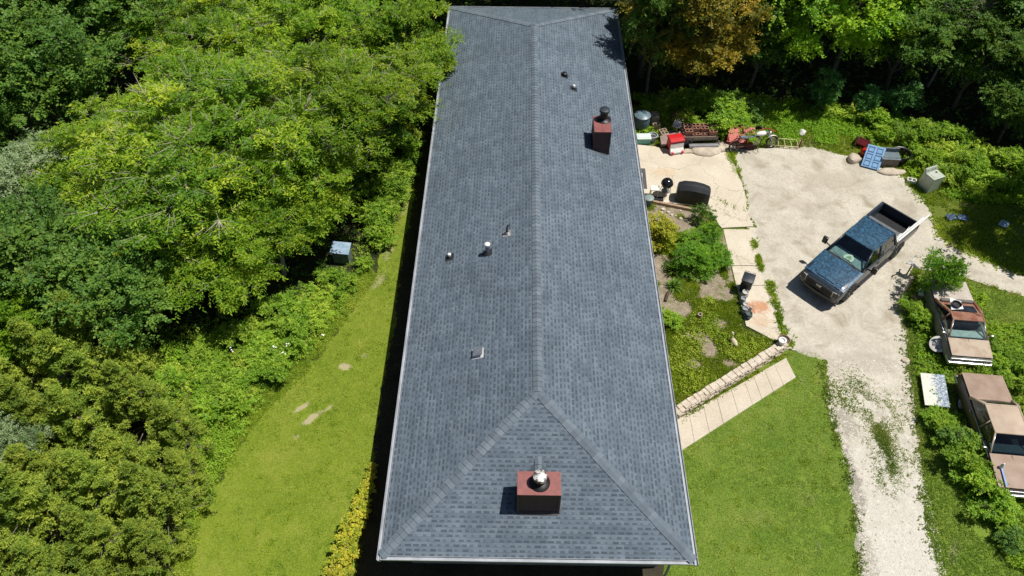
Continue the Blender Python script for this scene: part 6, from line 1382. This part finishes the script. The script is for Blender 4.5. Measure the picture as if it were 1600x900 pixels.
mb = MB(); mb.path([(-.48, -.1, .52), (-.54, -.1, .5), (-.54, .1, .5), (-.48, .1, .52)], .015, 6); mb.build('handle', m_blackpl, t)
# washing machine
t = thing('washing_machine', 'old pale grey-green washing machine standing at the yard edge', 'appliance', (19.28, 19.75, 0.0), R(24))
mw = M('pale_green_enamel', (0.42, 0.47, 0.40), (0.34, 0.38, 0.32), 0.4); mb = MB(); mb.box((0, 0, .45), (.68, .68, .88), bev=.03); mb.build('cabinet', mw, t)
mb = MB(); mb.box((0, 0, .902), (.70, .70, .025), bev=.01); mb.box((0, -.05, .918), (.44, .42, .015), bev=.006); mb.build('top', M('grey_green_top', (0.50, 0.54, 0.47), (0.42, 0.46, 0.4), 0.4), t)
mb = MB(); mb.loft([[(x, .18, .91), (x, .26, 1.10), (x, .34, 1.10), (x, .345, .91)] for x in (-.35, .35)], 0, True, True, False); c_ = mb.build('control_panel', mw, t)
for xx in (-.22, .02, .2):
    mb = MB(); mb.lathe([(.045, 0), (.04, .03), (0, .03)], (xx, .205, 1.01), 14, 0, 'Y', rot=Matrix.Rotation(math.pi, 3, 'Z') if False else None); mb.build('knob', m_galv, c_)
mb = MB(); mb.lathe([(.0, .928), (.05, .928), (.055, .945), (.03, .95), (0, .95)], (.15, .05, 0), 16); mb.build('filler_cap', m_dark, t)
t = thing('concrete_footing', 'small white-edged hollow block left of the washing machine', 'block', (18.62, 20.15, 0), R(-20))
mb = MB(); 
for (x, y, dx, dy) in ((0, .11, .42, .04), (0, -.11, .42, .04), (-.19, 0, .04, .178), (.19, 0, .04, .178), (0, 0, .04, .178)): mb.box((x, y, .1), (dx, dy, .2))
mb.build('block', m_white, t)
mb = MB(); mb.box((0, 0, .012), (.34, .17, .02)); mb.build('base', m_stone, t)
for x, y, rz, lab, c in ((19.65, 17.62, .3, 'small torn dark blue tarp scrap lying in the shaded grass', (0.05, 0.09, 0.17)), (20.2, 17.6, -.4, 'larger torn blue tarp scrap beside the small dark one', (0.08, 0.15, 0.30)), (21.95, 17.2, .8, 'long pale blue tarp scrap lying in the deep shade by the side drive', (0.30, 0.45, 0.62))):
    t = thing('tarp_scrap', lab, 'tarp', (x, y, .05), rz); q3 = np.random.default_rng(int(x*10)); mb = MB(); n_ = 6
    g_ = [(u/n_-.5, v/n_-.5) for v in range(n_+1) for u in range(n_+1)]
    vs = [(u*.46+q3.normal(0, .018), v*.36+q3.normal(0, .018), .06+.05*q3.random()) for u, v in g_]
    fs = [[j*(n_+1)+i, j*(n_+1)+i+1, (j+1)*(n_+1)+i+1, (j+1)*(n_+1)+i] for j in range(n_) for i in range(n_)]
    mb.add(vs, fs); mb.add([(p[0], p[1], p[2]-.01) for p in vs], [f[::-1] for f in fs]); mb.build('sheet', M('blue_tarp_%d' % int(x*10), c, None, 0.5), t)
# small blue-roofed shed peeping from the left thicket
t = thing('garden_shed', 'small pale shed with a shiny blue-white roof under the locust tree', 'shed', (-8.45, 14.5, 0), R(-6)); t.scale = (.72, .6, .66)
mb = MB(); mb.box((0, 0, .55), (1.0, .8, 1.1), bev=.01)
for s in (-.25, .25): mb.box((s, -.41, .55), (.44, .02, .92), bev=.006)
mb.build('wall', M('grey_green_wall', (0.16, 0.20, 0.17), (0.12, 0.15, 0.13), 0.7), t)
mb = MB(); mb.sheet([(-.58, -.52, 1.10), (.58, -.52, 1.10), (.58, .48, 1.30), (-.58, .48, 1.30)], .04, 8, 2, .01); mb.build('roof', M('pale_blue_sheet', (0.40, 0.52, 0.64), (0.22, 0.34, 0.46), 0.4, 0.1), t)
# things by the young tree
t = thing('paint_jug', 'white and blue jug standing on a block beside the young tree', 'jug', (16.45, 12.65, .35), R(70))
mb = MB(); mb.lathe([(0, -.17), (.1, -.16), (.12, 0), (.11, .12), (.05, .18), (.045, .22), (0, .22)], (0, 0, .13), 18, 0, 'X'); mb.build('jug', m_white, t)
mb = MB(); mb.lathe([(.124, -.10), (.126, -.05), (.124, .0)], (0, 0, .13), 18, 0, 'X'); mb.build('band', M('cobalt_band', (0.05, 0.18, 0.55), None, 0.4), t)
o = cinder('cinder_block', m_block, 'single tan hollow block under the white and blue jug', None); o.location = (16.45, 12.65, .12)
t = thing('cattle_skull', 'white animal skull ornament on a pole beside the young tree', 'ornament', (16.45, 14.05, 0), R(40)); mb = MB(); mb.lathe([(0, 0), (.03, 0), (.03, .6), (0, .6)], (0, 0, 0), 8); mb.build('pole', m_rustmetal, t)
mb = MB(); mb.loft([[(-w_, y, z), (0, y, z+.09), (w_, y, z), (0, y, z-.06)] for y, w_, z in ((-.24, .05, .62), (-.1, .08, .66), (.08, .14, .70), (.18, .08, .68))], 0); mb.path([(-.1, .1, .72), (-.28, .16, .80), (-.36, .1, .92)], .03, 6); mb.path([(.1, .1, .72), (.28, .16, .80), (.36, .1, .92)], .03, 6); mb.build('skull', m_white, t)
t = thing('leaning_post', 'old grey post standing at the yard edge left of the young tree', 'post', (16.0, 12.9, 0), 0, None, (0, R(-6), 0)); mb = MB(); mb.box((0, 0, .55), (.09, .09, 1.1), bev=.012); mb.box((0, 0, 1.12), (.13, .13, .03), bev=.008); mb.build('post', m_wood, t)
# stone and a bit of paving showing under the near left corner of the eave
rock('field_stone', 'pale stone at the near left corner of the house under the gutter', -4.55, -.35, .3, .22, .22, 44)
